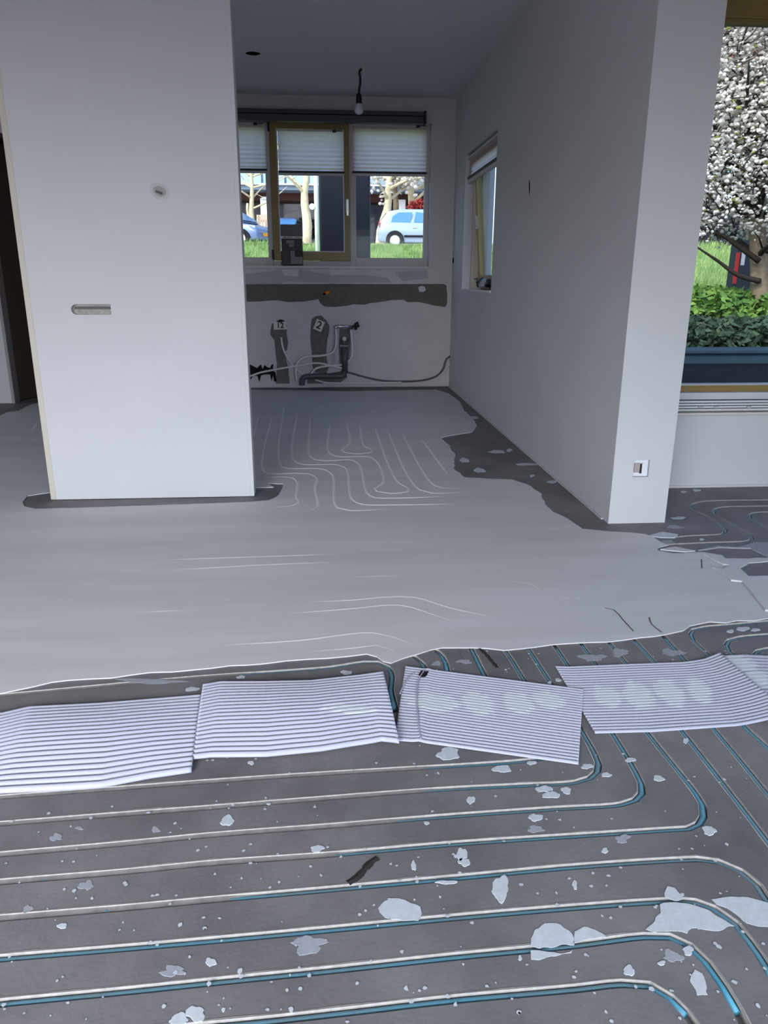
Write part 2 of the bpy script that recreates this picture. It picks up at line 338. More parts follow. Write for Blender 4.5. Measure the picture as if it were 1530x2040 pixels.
# ridges where the covered pipes show through the screed
def ridge(px, w=.011, h=.0035, taper=True):
    p = smooth_line(L(*px), .05); n = len(p); rows = []
    for d, z in ((w, 0), (w*.5, h*.8), (0, h), (-w*.5, h*.8), (-w, 0)):
        f_ = [min(1, i/4+.15, (n-1-i)/4+.15) if taper else 1 for i in range(n)]
        o_ = offset(p, 1); rows.append([(p[i].x+(o_[i].x-p[i].x)*d*f_[i], p[i].y+(o_[i].y-p[i].y)*d*f_[i], ST-.0004+z*f_[i]) for i in range(n)])
    v = [q for r in rows for q in r]; f = [(k*n+i, (k+1)*n+i, (k+1)*n+i+1, k*n+i+1) for k in range(4) for i in range(n-1)]
    return ob('pipe_ridge', v, f, RIDGE, screed, True)
Z6 = lambda *q: [(480+x*.3399, 760+y*.3399) for x, y in q]
for px in (Z6((100,205),(70,340)), Z6((178,205),(130,525),(165,543),(220,545),(320,540),(400,545),(445,567),(435,620),(448,735),(420,755),(355,772)),
           Z6((90,570),(250,562),(310,570),(330,590),(328,690),(340,705),(300,732),(190,742)),
           Z6((250,150),(232,490),(270,512),(470,515),(530,540),(572,745),(640,760),(880,750)),
           Z6((328,190),(315,465),(370,490),(560,490),(610,505),(660,700),(720,725),(900,727),(1250,722)),
           Z6((405,215),(408,440),(440,462),(500,468),(640,462),(690,485),(745,660),(790,685),(900,687),(1190,678)),
           Z6((518,258),(530,430),(590,445),(740,443),(790,465),(830,600),(785,630),(800,648),(880,660),(970,650),(985,630),(930,600),(785,275)),
           Z6((620,245),(635,365),(595,405),(620,422),(680,428),(750,422),(770,405),(730,385),(695,255)),
           Z6((855,285),(1055,640),(1120,658),(1300,652)), Z6((945,310),(1140,615),(1180,628),(1290,632)), Z6((1060,340),(1215,550))):
    ridge(px)
for px in (((600,1201),(700,1197),(765,1191),(825,1191),(895,1212),(993,1234)), ((560,1226),(700,1214),(798,1207),(863,1226),(917,1245)),
           ((433,1288),(600,1277),(744,1262),(808,1280),(852,1296)), ((600,1302),(700,1293),(750,1287),(800,1306)), ((318,1117),(470,1112),(680,1105)),
           ((330,1138),(520,1127),(680,1121)), ((260,1223),(390,1216)), ((690,1152),(820,1147)), ((1000,1158),(1060,1166),(1085,1190)), ((1085,1190),(1130,1193),(1155,1190)),
           ((1150,1205),(1152,1192),(1172,1187)), ((60,862),(75,842))):
    ridge(px, .009, .0015)
for px in (((1205,1213),(1222,1217),(1240,1236),(1262,1260)), ((1293,1232),(1298,1246),(1318,1262)), ((1397,1116),(1398,1134))):   # fine cracks
    p = smooth_line(L(*px), .03); a = offset(p, .003); b = offset(p, -.003); n = len(p)
    ob('crack', [(q.x, q.y, ST+.0006) for q in a]+[(q.x, q.y, ST+.0006) for q in b], [(i, n+i, n+i+1, i+1) for i in range(n-1)], CHASE, screed)

# ------------------------------------------------------------------ plaster splashes and flecks on the bare concrete
def blob(u, v, rx, ry, m=SPLASH, seed=None, spike=.25, z=.0012):
    rr = random.Random(seed if seed is not None else int(u*31+v)); n = 26; ph = [rr.uniform(0, 6.28) for _ in range(5)]
    q = []
    for i in range(n):
        a = 2*math.pi*i/n; r = 1+spike*(math.sin(2*a+ph[0])*.5+math.sin(3*a+ph[1])*.45+math.sin(5*a+ph[2])*.35+math.sin(9*a+ph[3])*.2)
        q.append(onZ(u+rx*r*math.cos(a), v+ry*r*math.sin(a)))
    c = onZ(u, v); vv = [(x, y, .0003) for x, y in q]+[(c[0]+(x-c[0])*.94, c[1]+(y-c[1])*.94, z) for x, y in q]+[(c[0], c[1], z)]
    f = [(i, (i+1) % n, n+(i+1) % n, n+i) for i in range(n)]+[(n+i, n+(i+1) % n, 2*n) for i in range(n)]
    return ob('plaster_splash', vv, f, m, floor)
def blobpoly(px, m=SPLASH, seed=1, z=.0012):
    return slab('plaster_splash', lambda a, b, d: (a, b, z-d), ragged([onZ(*q) for q in px], .016, .008, seed), [], z-.0003, m, floor, kind=None)
Z2 = lambda *q: [(900+x*.4118, 1450+y*.4118) for x, y in q]
blobpoly(Z2((398,970),(450,950),(500,955),(560,985),(580,1020),(590,1045),(400,1058)))
blobpoly(Z2((598,990),(640,970),(700,975),(750,1010),(700,1018),(592,1043)), seed=2)
blobpoly(Z2((1010,862),(1090,858),(1180,862),(1250,885),(1365,960),(1290,975),(1180,990),(1140,1005),(1060,985),(955,982),(975,915)), seed=3)
blobpoly(Z2((1265,840),(1330,825),(1430,828),(1530,850),(1560,900),(1560,960),(1480,955),(1400,935),(1340,890)), seed=4)
blobpoly(Z2((1045,775),(1065,778),(1090,805),(1115,812),(1045,822)), seed=8)
blobpoly(Z2((390,1100),(470,1090),(590,1080),(580,1095),(400,1116)), seed=9)
blobpoly([(762,1790),(775,1783),(800,1790),(833,1806),(832,1828),(800,1831),(768,1828),(757,1810)], seed=5)
blobpoly(Z2((1150,1225),(1180,1165),(1215,1190),(1250,1265),(1240,1305),(1180,1295)), seed=6)
for a in ((997,1770,18,24),(390,2020,19,16),(357,2031,19,12),(420,1917,10,9),(124,1845,9,6),(453,1635,14,10),(632,1691,13,7),(824,1725,5,10),(893,1502,24,12),(1085,1572,16,7),(1098,1584,20,6),(1128,1575,10,7),
          (938,1594,8,8),(1067,1629,13,8),(1000,1532,17,8),(1413,1655,14,9),(1312,1551,11,6),(1208,1544,11,4),(1170,1527,12,5),(920,1702,10,14),(925,1718,12,8),(890,1758,20,4),(1145,1763,5,9),(1205,1695,7,5),
          (1059,1520,9,4),(478,1935,5,6),(500,1520,6,4),(1371,1894,11,9),(1318,1919,7,5),(1253,1934,12,10),(535,1602,4,2),(445,2012,4,4),(850,1640,6,3),(580,2012,5,6),(1036,1909,4,5),(1256,1514,12,4),(1366,1476,5,6),
          (955,937,11,5),(925,917,9,5),(990,900,18,3),(1060,948,5,2.5),(1050,925,22,2.5),(942,832,11,3),(1100,960,10,3),(1015,897,6,3),(383,1373,14,4),(690,1340,12,4),(480,1349,9,3),(1352,1032,14,2.5),(1388,977,9,2),(1362,980,7,2),(1398,1075,5,2),
          (1112,1355,6,3),(1095,1360,4,3),(1350,1237,8,3),(1480,1253,14,4),(1455,1258,8,3),(1505,1255,9,3),(1253,1262,6,2)):
    blob(*a)
for a in ((615,1882,36,16),(112,1668,12,7),(172,1764,13,10),(55,1811,9,8),(310,1653,9,5),(158,1650,7,3),(345,1935,26,10),(1340,1905,18,12),(1067,1652,18,6),(1240,1671,14,8),(640,1375,30,6),(300,1357,60,5),(1180,1310,22,8),(1235,1300,18,7),(1340,1300,20,7),
          (1325,1080,20,3),(1345,1050,18,3),(1420,1400,10,5),(870,1322,10,4),(925,1318,14,4)):
    blob(*a, m=SPLASH2, z=.0008, spike=.4)
fl = MB(); rr = random.Random(3)
for k in range(330):
    u = rr.uniform(-20, 1540); v = rr.uniform(1480, 2040) if k < 260 else rr.uniform(1290, 1340)
    if k >= 260 and u < 830: continue
    s = rr.uniform(.0015, .005); c = onZ(u, v); a0 = rr.uniform(0, 6)
    q = [(c[0]+s*rr.uniform(.6, 1.5)*math.cos(a0+i), c[1]+s*rr.uniform(.6, 1.5)*math.sin(a0+i)) for i in np.arange(0, 6.2, 1.05)]
    fl.add([(x, y, .0015) for x, y in q], [tuple(range(len(q)))])
fl.build('plaster_fleck', SPLASH, floor, kind='stuff')
for px, w in ((((693,1760),(712,1748),(730,1728),(742,1716),(752,1710)), .011), (((955,1292),(968,1304),(980,1318),(991,1331)), .008)):      # dark gouges
    p = smooth_line(L(*px), .008); n = len(p); wv = [w*(.55+.35*noise.noise((i*.6, 1, 2))+.25) for i in range(n)]
    o_ = offset(p, 1); a = [p[i]+(o_[i]-p[i])*wv[i] for i in range(n)]; b = [p[i]-(o_[i]-p[i])*wv[i] for i in range(n)]
    ob('gouge', [(q.x, q.y, .001) for q in a]+[(q.x, q.y, .0035) for q in p]+[(q.x, q.y, .001) for q in b], [(k*n+i, (k+1)*n+i, (k+1)*n+i+1, k*n+i+1) for k in range(2) for i in range(n-1)], mat('gouge_tar', (52, 46, 44), .8, .2), floor)

# ================================================================== ROOM SHELL
wx = lambda y: (lambda a, b, d: (a, y+d, b))                 # a wall facing the camera
# back wall of the kitchen with the window opening
kx1 = onY(857, 400, YK)[0]; kz0 = onY(700, 530, YK)[1]; kz1 = onY(700, 243, YK)[1]; kx0 = -1.15
wall_back = slab('wall_back', wx(YK), rect(XKL, X0, 0, ZC), [rect(kx0, kx1, kz0, kz1)], .3, WALLK)
# right kitchen wall: its end is the column beside the living-room window
ry0, ry1 = onX(985, 420, X0)[0], onX(924.5, 430, X0)[0]
rz0 = onX(950, 581, X0)[1]; rz1 = onX(990, 256, X0)[1]
slitc = onX(1055, 373, X0); dotc = onX(903, 519, X0)
def ell(c, a, b, n=14, rot=0): return [(c[0]+a*math.cos(t)*math.cos(rot)-b*math.sin(t)*math.sin(rot), c[1]+a*math.cos(t)*math.sin(rot)+b*math.sin(t)*math.cos(rot)) for t in [2*math.pi*i/n for i in range(n)]]
wr = MB()
wall_right = slab('wall_right', lambda a, b, d: (X0+d, a, b), rect(YC, YK+.3, 0, ZC), [rect(ry0, ry1, rz0, rz1)], WT, WALL)
# the socket hole sits in the end of the wall: a thin finishing slab with the opening is the column front
so0 = onY(1261, 915, YC); so1 = onY(1288, 948, YC)
column = slab('wall_column', wx(YC-.02), rect(X0, CX1, 0, ZC), [rect(so0[0], so1[0], so1[1], so0[1])], .02, WALL)
def hole_right(name, c, a, b, rot=0):                        # a small dark hole chipped in the plaster, with a pale broken rim
    q = ell(c, a, b, 14, rot); q2 = ell(c, a*1.5+.004, b*1.3+.004, 14, rot); n = 14
    ob(name, [(X0-.0012, y, z) for y, z in q], [tuple(range(n))], VOID, wall_right)
    ob('broken_rim', [(X0-.0006, y, z) for y, z in q2], [tuple(range(n))], PATCH, wall_right)
hole_right('wall_hole', slitc, .016, .055, -.25); hole_right('wall_hole', dotc, .05, .033)
# window wall of the living room
lz0 = onY(1440, 783, YW)[1]; lz1 = 2.78; lx0, lx1 = CX1+.0, 4.2
wall_window = slab('wall_window', wx(YW), rect(CX1, XR+.2, 0, ZC), [rect(CX1+.03, lx1, lz0, lz1)], .3, WALL)
slab('wall_side', lambda a, b, d: (XR+d, a, b), rect(YR-.2, YW+.3, 0, ZC), [], .2, WALL)
slab('wall_left', lambda a, b, d: (XL-d, a, b), rect(YR-.2, 10.3, 0, ZC), [], .2, WALL)
wall_rear = slab('wall_rear', lambda a, b, d: (a, YR-d, b), rect(XL, XR, 0, ZC), [rect(-3.7, -1.1, .45, 2.65), rect(.6, 3.2, .45, 2.65)], .3, WALL)
for i, (a0, a1) in enumerate(((-3.7, -1.1), (.6, 3.2))):
    w = empty('window_%d' % (4+i), ((a0+a1)/2, YR-.15, .45), kind='structure')
    box('frame', a0, a0+.07, YR-.2, YR-.13, .45, 2.65, GOLD, w); box('frame', a1-.07, a1, YR-.2, YR-.13, .45, 2.65, GOLD, w)
    box('frame', a0+.07, a1-.07, YR-.2, YR-.13, .45, .52, GOLD, w); box('frame', a0+.07, a1-.07, YR-.2, YR-.13, 2.58, 2.65, GOLD, w)
    box('pane', a0+.07, a1-.07, YR-.17, YR-.16, .52, 2.58, GLASS, w)
# hall wall with the dark doorway, kitchen left wall, dark hall beyond
dx0 = onZ(21, 805)[0]; dx1 = dx0+.92
slab('wall_hall', wx(YH), [(XL, 0), (dx0, 0), (dx0, 2.6), (dx1, 2.6), (dx1, 0), (XKL+.1, 0), (XKL+.1, ZC), (XL, ZC)], [], .12, WALL)
slab('wall_kitchen', lambda a, b, d: (XKL+d, a, b), rect(YH+.12, YK+.3, 0, ZC), [], .1, WALL)
HALLSHADE = mat('unlit_hall_wall', (46, 42, 40), .9, .1)  # darkness of the unlit hall put into the wall colour
slab('wall_passage', wx(10.0), rect(XL, XKL, 0, ZC), [], .2, HALLSHADE)
# free-standing wall block in front
sl0 = onY(138, 606, YB); sl1 = onY(222, 627, YB)
slot = [(sl0[0]+.03, sl1[1]), (sl1[0], sl1[1]), (sl1[0], sl0[1]), (sl0[0]+.03, sl0[1])]
c_ = (sl0[0]+.035, (sl0[1]+sl1[1])/2); hh = (sl0[1]-sl1[1])/2
slot = [(sl1[0], sl1[1]), (sl1[0], sl0[1])]+[(c_[0]+hh*math.cos(t), c_[1]+hh*math.sin(t)) for t in np.linspace(math.pi/2, 3*math.pi/2, 8)]
tw = .032
wall_block = slab('wall_block', wx(YB), rect(bx0+tw, bx1-tw*.8, 0.004, ZC), [slot], .1, WALL)
slab('slot_backing', wx(YB+.03), [(sl0[0]-.01, sl1[1]-.01), (sl1[0]+.01, sl1[1]-.01), (sl1[0]+.01, sl0[1]+.01), (sl0[0]-.01, sl0[1]+.01)], [], .01, mat('slot_filler', (168, 163, 158), .95, .1, var=.2, scale=45), wall_block, kind=None)
mb = MB()
for i in range(7):
    a = sl0[0]+.03+i*(sl1[0]-sl0[0]-.05)/6; mb.add([(a-.012, YB+.029, sl1[1]+.03), (a+.02, YB+.025, sl1[1]+.028), (a+.02, YB+.02, sl1[1]+.045), (a-.012, YB+.027, sl1[1]+.043)], [(0, 1, 2, 3)])
mb.build('filler_ridge', CHASE, wall_block, kind='stuff')
trim_l = box('trim_1', bx0, bx0+tw, YB-.001, YB+.101, .004, ZC, CREAM, kind='structure', bevel=.002)
trim_r = box('trim_2', bx1-tw*.8, bx1, YB-.004, YB+.101, .004, ZC, WALL, kind='structure', bevel=.003)
# small plugged spot on the block
cs = onY(318, 381, YB)
ob('stain', [(x, YB-.0006, z) for x, z in ell(cs, .055, .04, 20, -.3)], [tuple(range(20))], mat('plug_smudge', (189, 188, 191), .9, .1), wall_block)
ob('stain', [(x, YB-.0009, z) for x, z in ell(cs, .035, .026, 16, -.3)], [tuple(range(16))], mat('plug_smudge_inner', (164, 160, 160), .9, .1), wall_block)
MB().cyl((cs[0]+.012, YB-.012, cs[1]-.012), (cs[0]-.02, YB-.001, cs[1]+.0), .006, 8).build('cable_stub', CHASE, wall_block)
# ceiling with the open lamp hole
hc = onZ(504, 107, ZC); hr = (onZ(519, 107, ZC)[0]-onZ(489, 107, ZC)[0])/2
hole_c = [(hc[0]+hr*math.cos(t), hc[1]+hr*math.sin(t)) for t in [2*math.pi*i/28 for i in range(28)]]
ceiling = slab('ceiling', lambda a, b, d: (a, b, ZC+d), [(XL-.2, YR-.3), (XR+.2, YR-.3), (XR+.2, YW+.3), (CX1, YW+.3), (CX1, YK+.3), (XKL+.05, YK+.3), (XKL+.05, 10.2), (XL-.2, 10.2)], [hole_c], .2, CEIL)
mb = MB(); mb.add([(x, y, ZC+.2) for x, y in hole_c], [tuple(range(28))]); mb.add([(hc[0]+(x-hc[0])*1.01, hc[1]+(y-hc[1])*1.01, z) for z in (ZC+.004, ZC+.2) for x, y in hole_c], []); 
n0 = 28
mb.f += [(n0+i, n0+(i+1) % 28, n0+28+(i+1) % 28, n0+28+i) for i in range(28)]
mb.v = [(hc[0]+(x-hc[0])*.985, hc[1]+(y-hc[1])*.985, z) for x, y, z in mb.v]
mb.build('lamp_hole', VOID, ceiling)
# hall door: leaf opened into the dark hall
door = empty('door_1', (dx0, YH, 0), kind='structure')
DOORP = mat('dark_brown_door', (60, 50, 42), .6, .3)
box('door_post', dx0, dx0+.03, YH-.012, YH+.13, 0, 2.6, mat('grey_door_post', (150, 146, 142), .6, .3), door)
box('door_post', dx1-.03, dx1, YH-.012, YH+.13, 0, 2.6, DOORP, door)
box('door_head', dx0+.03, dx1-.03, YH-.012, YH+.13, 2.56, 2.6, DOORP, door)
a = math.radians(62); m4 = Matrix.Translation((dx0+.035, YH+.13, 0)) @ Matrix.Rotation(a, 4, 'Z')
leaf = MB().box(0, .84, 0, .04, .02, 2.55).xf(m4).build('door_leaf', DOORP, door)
hz = onY(22, 549, YH+.8)[1]
MB().box(.76, .80, -.012, 0, hz-.1, hz+.08).xf(m4).build('handle_plate', STEEL, leaf)
MB().tube([(.78, -.01, hz), (.78, -.05, hz), (.66, -.05, hz)], .009, 8).xf(m4).build('handle', STEEL, leaf, True)
px_, pz = onY(52, 650, YH+.14); box('upright_strip', px_-.012, px_+.012, YH+.3, YH+.34, onY(60, 746, YH+.3)[1], onY(38, 560, YH+.3)[1], mat('grey_strip', (150, 148, 150), .5, .3), door)  # narrow grey upright strip inside the doorway

# ------------------------------------------------------------------ kitchen back wall: bands, patches, chases
def on_back(name, px, m, th=.004, seed=0, amp=.004, parent=None, holes=[]):
    q = ragged([onY(u, v, YK) for u, v in px], amp, .04, seed)
    return slab(name, lambda a, b, d: (a, YK-th+d, b), q, holes, th-.0004, m, parent or wall_back, kind=None)
Z5 = lambda *q: [(480+x*.2876, 520+y*.2876) for x, y in q]
on_back('bare_band', Z5((-60,160),(340,160),(700,158),(1000,160),(1400,158),(1425,170),(1430,290),(1415,318),(1340,310),(1240,285),(1150,285),(1125,268),(1040,270),(960,285),(890,292),(860,302),(780,300),(740,308),(660,318),(580,315),(552,295),(535,265),(440,280),(330,285),(250,272),(120,280),(-60,285)), DARKP, .003)
on_back('skim_patch', Z5((20,160),(280,160),(300,140),(520,150),(700,150),(900,150),(1040,148),(1020,118),(860,95),(700,100),(560,85),(430,60),(280,55),(170,75),(20,90)), PATCHD, .003, 2)
on_back('skim_patch', Z5((280,58),(400,58),(395,108),(300,100)), PATCH, .004, 3)
on_back('skim_patch', Z5((615,50),(800,52),(760,80),(620,100)), PATCH, .004, 4)
on_back('skim_patch', Z5((1060,75),(1290,62),(1300,120),(1120,140)), PATCHD, .0035, 5)
on_back('white_patch', [(833,572),(840,569),(846,571),(848,578),(843,582),(835,581)], PATCH, .007, 6, .002)
on_back('dark_patch', Z5((1380,265),(1400,258),(1408,280),(1395,295),(1380,285)), CHASE, .005, 7, .002)
CH1 = on_back('wall_chase', [(541,648),(543,644),(572,646),(571,664),(574,683),(572,697),(568,700),(570,716),(575,735),(577,764),(549,764),(552,724),(549,705),(547,678),(538,666)], CHASE, .004, 8, .002)
CH2 = on_back('wall_chase', [(621,636),(628,630),(640,628),(650,638),(656,648),(656,660),(652,678),(650,706),(652,722),(656,730),(650,744),(628,742),(622,728),(621,700),(618,676),(619,650)], CHASE, .004, 9, .002)
on_back('wall_chase', [(662,665),(666,652),(672,654),(668,690),(668,724),(660,726)], PATCHD, .003, 10, .002)
on_back('wall_chase', [(676,655),(698,655),(697,700),(692,735),(676,730),(675,690)], CHASE, .0035, 11, .002)
on_back('dark_plinth_patch', [(495,724),(500,727),(512,733),(517,728),(520,726),(523,735),(527,727),(532,731),(538,733),(541,726),(545,726),(543,738),(549,742),(551,760),(546,760),(544,748),(541,760),(538,746),(527,746),(520,748),(517,762),(513,749),(505,748),(497,760),(495,745)], mat('tar_black_patch', (34, 32, 36), .9, .1), .004, 12, .001)
on_back('mortar_patch', [(612,748),(650,745),(688,738),(692,752),(678,762),(640,764),(612,764)], CHASE, .003, 14, .002)
# pale sealant strip along the foot of the back wall and the right wall
BASE = mat('floor_edge_strip', (200, 198, 198), .7, .2)
MB().tube([(XKL+.12, YK-.012, .012), (-.55, YK-.014, .012), (-.4, YK-.02, .006), (-.2, YK-.02, .006), (-.1, YK-.014, .012), (.4, YK-.013, .012), (X0-.02, YK-.012, .011)], .009, 6).build('baseboard_back', BASE, kind='structure')
MB().box(X0-.012, X0, YC+.06, YK-.03, 0, .008).build('baseboard_right', BASE, kind='structure')
MB().box(CX1+.01, XR-.01, YW-.01, YW, 0, .014).build('baseboard_window', BASE, kind='structure')
# orange plug
oc = onY(651, 583, YK); t = empty('wall_plug', (oc[0], YK, oc[1]), 'small bright orange wall plug sticking out of the dark plaster band', 'wall plug')
MB().cyl((oc[0]+.03, YK-.003, oc[1]+.012), (oc[0]-.02, YK-.06, oc[1]-.01), .017, 10, .02).build('plug', ORANGE, t, True)
MB().cyl((oc[0]-.018, YK-.058, oc[1]-.009), (oc[0]-.034, YK-.07, oc[1]-.016), .012, 8).build('screw_tip', VOID, t)
# numbered cards
CARD = mat('dusty_white_card', (212, 206, 198), .8, .2, var=.06, scale=40)
def card(u, v, w, h, rot, s, label):
    c = onY(u, v, YK); t = empty('numbered_card', (c[0], YK, c[1]), label, 'card', 'numbered cards over the wall outlets')
    R = Matrix.Translation((c[0], YK-.03, c[1])) @ Matrix.Rotation(rot, 4, 'Y')
    MB().box(-w, w, -.004, .004, -h, h).xf(R).build('plate', CARD, t)
    MB().box(-w*.8, w*.8, .004, .028, -h*.8, h*.8).xf(R).build('outlet_box', BLACK, t)
    text_mesh('lettering', s, h*2.0, mat('marker_ink', (46, 42, 42), .7, .2), t, R @ Matrix.Translation((0, -.0052, 0)) @ Matrix.Rotation(math.pi/2, 4, 'X'), .002)
    return t
t = card(558.5, 648.5, .078, .044, -.02, '12', 'white card with the number 12 over a wall outlet above left chase')
MB().tube([(onY(553, 642, YK)[0], YK-.01, onY(553, 642, YK)[1]), (onY(559, 639, YK)[0], YK-.03, onY(559, 639, YK)[1]), (onY(565, 641, YK)[0], YK-.01, onY(565, 641, YK)[1])], .018, 8).build('cable_loop', BLACK, t)
card(635.5, 648, .052, .062, .42, '2', 'tilted white card with the number 2 over a wall outlet')
# cables and pipes in front of the back wall
def wl(px, y=.03): return [(onY(u, v, YK-y)[0], YK-y, onY(u, v, YK-y)[1]) for u, v in px]
def sm3(P, n=6):
    P = [Vector(p) for p in P]; P = [P[0]*2-P[1]]+P+[P[-1]*2-P[-2]]; out = []
    for i in range(1, len(P)-2):
        for k in range(n):
            t = k/n; a, b, c, d = P[i-1:i+3]
            out.append(.5*((2*b)+(c-a)*t+(2*a-5*b+4*c-d)*t*t+(3*b-a-3*c+d)*t**3))
    return out+[P[-2]]
def cable(px, r, m, label, cat='cable', y=.03, name='cable', group='loose cables along the kitchen back wall'):
    o = MB().tube(sm3(wl(px, y)), r, 8).build(name, m, smooth=True); return tag(o, label, cat, group)
cable([(560,672),(563,690),(568,704),(578,722),(590,735),(603,746)], .011, CABLE, 'grey cable hanging from the left chase down to the drain bend', y=.045)
cable([(497,750),(520,742),(550,736),(578,731),(600,728),(620,724),(640,724),(662,729),(682,734)], .012, CABLE, 'long white cable rising from lower left past both chases to the drain', y=.06)
cable([(690,741),(705,745),(730,752),(760,758),(800,760),(840,758),(868,750),(882,736),(888,718),(896,710),(905,705)], .011, mat('dark_cable', (86, 84, 88), .5, .3), 'dark grey cable sagging along the floor to the right corner', y=.04)
cable([(868,752),(884,742),(893,728),(904,722)], .008, CABLE, 'thin pale cable end rising in the right kitchen corner', y=.03)
cable([(628,757),(648,762),(668,763),(720,763),(800,762)], .010, CABLE, 'white cable lying at the foot of the wall below the drain', y=.05)
# water supply: copper rail with two flexible white pipes
t = empty('water_supply', (onY(684, 652, YK)[0], YK-.03, onY(684, 652, YK)[1]), 'white water supply loops hanging from a metal rail with a black tap', 'water pipe')
MB().tube(wl([(668,650),(676,650.5),(702,651)], .05), .02, 10).build('manifold_rail', STEEL, t, True)
MB().tube(sm3(wl([(669,652),(670,672),(669,690),(663,702),(650,707),(634,709),(612,710),(600,715),(592,724),(589,738),(591,760)], .05)), .015, 8).build('left_hose', CABLE, t, True)
MB().tube(sm3(wl([(699,656),(701,680),(702,700),(699,714),(691,723)], .05)), .015, 8).build('right_hose', CABLE, t, True)
MB().tube(sm3(wl([(681,727),(664,728),(640,731),(627,736),(619,746)], .055)), .014, 8).build('lower_hose', CABLE, t, True)
MB().tube(wl([(669,649),(669,655)], .05), .026, 10).build('fitting', STEEL, t, True); MB().tube(wl([(699,649),(699,656)], .05), .026, 10).build('fitting', PVC, t, True)
MB().tube(wl([(701,651),(706,650),(709,648),(715,646)], .06), [.012, .016, .03, .034], 10).build('tap', BLACK, t); MB().tube(wl([(710,650),(708,657)], .07), .016, 8).build('tap_lever', BLACK, t)
# drain pipe
t = empty('drain_pipe', (onY(686, 700, YK)[0], YK-.03, 0), 'dark grey plastic drain pipe bending down from the wall to the floor', 'drain pipe')
MB().tube(wl([(686,686),(687,715),(687,740)], .06), .036, 14).build('riser', PVC, t, True)
MB().tube(sm3(wl([(687,738),(684,747),(672,749),(640,749),(614,750),(605,753),(602,760),(602,767)], .06)), .033, 14).build('run', PVC, t, True)
MB().tube(wl([(686,674),(686,690)], .06), [.044, .04], 14).build('socket', PVC, t, True)
MB().cyl(wl([(686,675)], .085)[0], wl([(686,675)], .11)[0], .026, 14).build('cap', CABLE, t, True)
MB().tube(wl([(677,688.5),(694,689.5)], .105), .012, 8).build('clamp', STEEL, t); MB().tube(wl([(678,688.5),(679.5,688.6)], .11), .022, 8).build('clamp_screw', STEEL, t)

# ------------------------------------------------------------------ kitchen back window
win = empty('window_1', ((kx0+kx1)/2, YF, kz0), kind='structure')
fx = lambda u, v=385: onY(u, v, YF)[0]
fz = lambda v, u=690: onY(u, v, YF)[1]
F0, F1 = YF-.03, YF+.05
zb, zt = kz0, kz1
gb = fz(513.5); gt = zt-.06
xs = [kx0, kx0+.06, fx(530.5), fx(540.5), fx(697), fx(709), fx(845), kx1]
box('frame_post', xs[0], xs[1], F0, F1, zb, zt, WFRAME, win, .003)
box('frame_post', xs[2], xs[3], F0, F1, zb, zt, WFRAME, win, .003)
box('frame_post', xs[4], xs[5], F0, F1, zb, zt, WFRAME, win, .003)
box('frame_post', xs[6], xs[7], F0, F1, zb, zt, WFRAME, win, .003)
for a0, a1 in ((xs[1], xs[2]), (xs[5], xs[6])):
    box('frame_rail', a0, a1, F0, F1, zb, gb, WFRAME, win, .003); box('frame_rail', a0, a1, F0, F1, gt, zt, WFRAME, win, .003)
    box('pane', a0-.005, a1+.005, YF, YF+.008, gb-.005, gt+.005, GLASS, win)
box('frame_rail', xs[3], xs[4], F0, F1, zb, fz(520.5), WFRAME, win, .003); box('frame_rail', xs[3], xs[4], F0, F1, zt-.035, zt, WFRAME, win, .003)
G0, G1 = YF-.06, YF+.04
gx0, gx1, gz0, gz1 = xs[3]+.004, xs[4]-.004, fz(520), fz(248.5)
ggx0, ggx1, ggz0 = gx0+.075, gx1-.062, fz(503)
sash = MB().box(gx0, ggx0, G0, G1, gz0, gz1).box(ggx1, gx1, G0, G1, gz0, gz1).box(ggx0, ggx1, G0, G1, gz0, ggz0).box(ggx0, ggx1, G0, G1, gz1-.06, gz1).build('sash', GOLD, win)
box('pane', ggx0-.004, ggx1+.004, YF-.012, YF-.004, ggz0-.004, gz1-.056, GLASS, sash)
box('glazing_bead', ggx0, ggx0+.012, G0-.004, YF-.012, ggz0, gz1-.06, WFRAME, sash); box('glazing_bead', ggx1-.012, ggx1, G0-.004, YF-.012, ggz0, gz1-.06, WFRAME, sash)
box('glazing_bead', ggx0+.012, ggx1-.012, G0-.004, YF-.012, ggz0, ggz0+.012, WFRAME, sash)
hx = fx(691.5); hzt, hzb = fz(398), fz(432)
box('handle', hx-.014, hx+.014, G0-.05, G0-.03, hzb, hzt, STEEL, sash, .006); box('handle_base', hx-.018, hx+.018, G0-.03, G0-.0, hzt-.14, hzt-.02, STEEL, sash, .004)
for v in (256, 508): box('hinge', gx0-.018, gx0+.006, G0-.02, G0+.0, fz(v)-.055, fz(v)+.055, BLACK, sash, .004)
box('window_sill', kx0+.002, kx1-.002, YK-.03, F0-.001, zb-.03, zb+.0, WFRAME, win, .004)
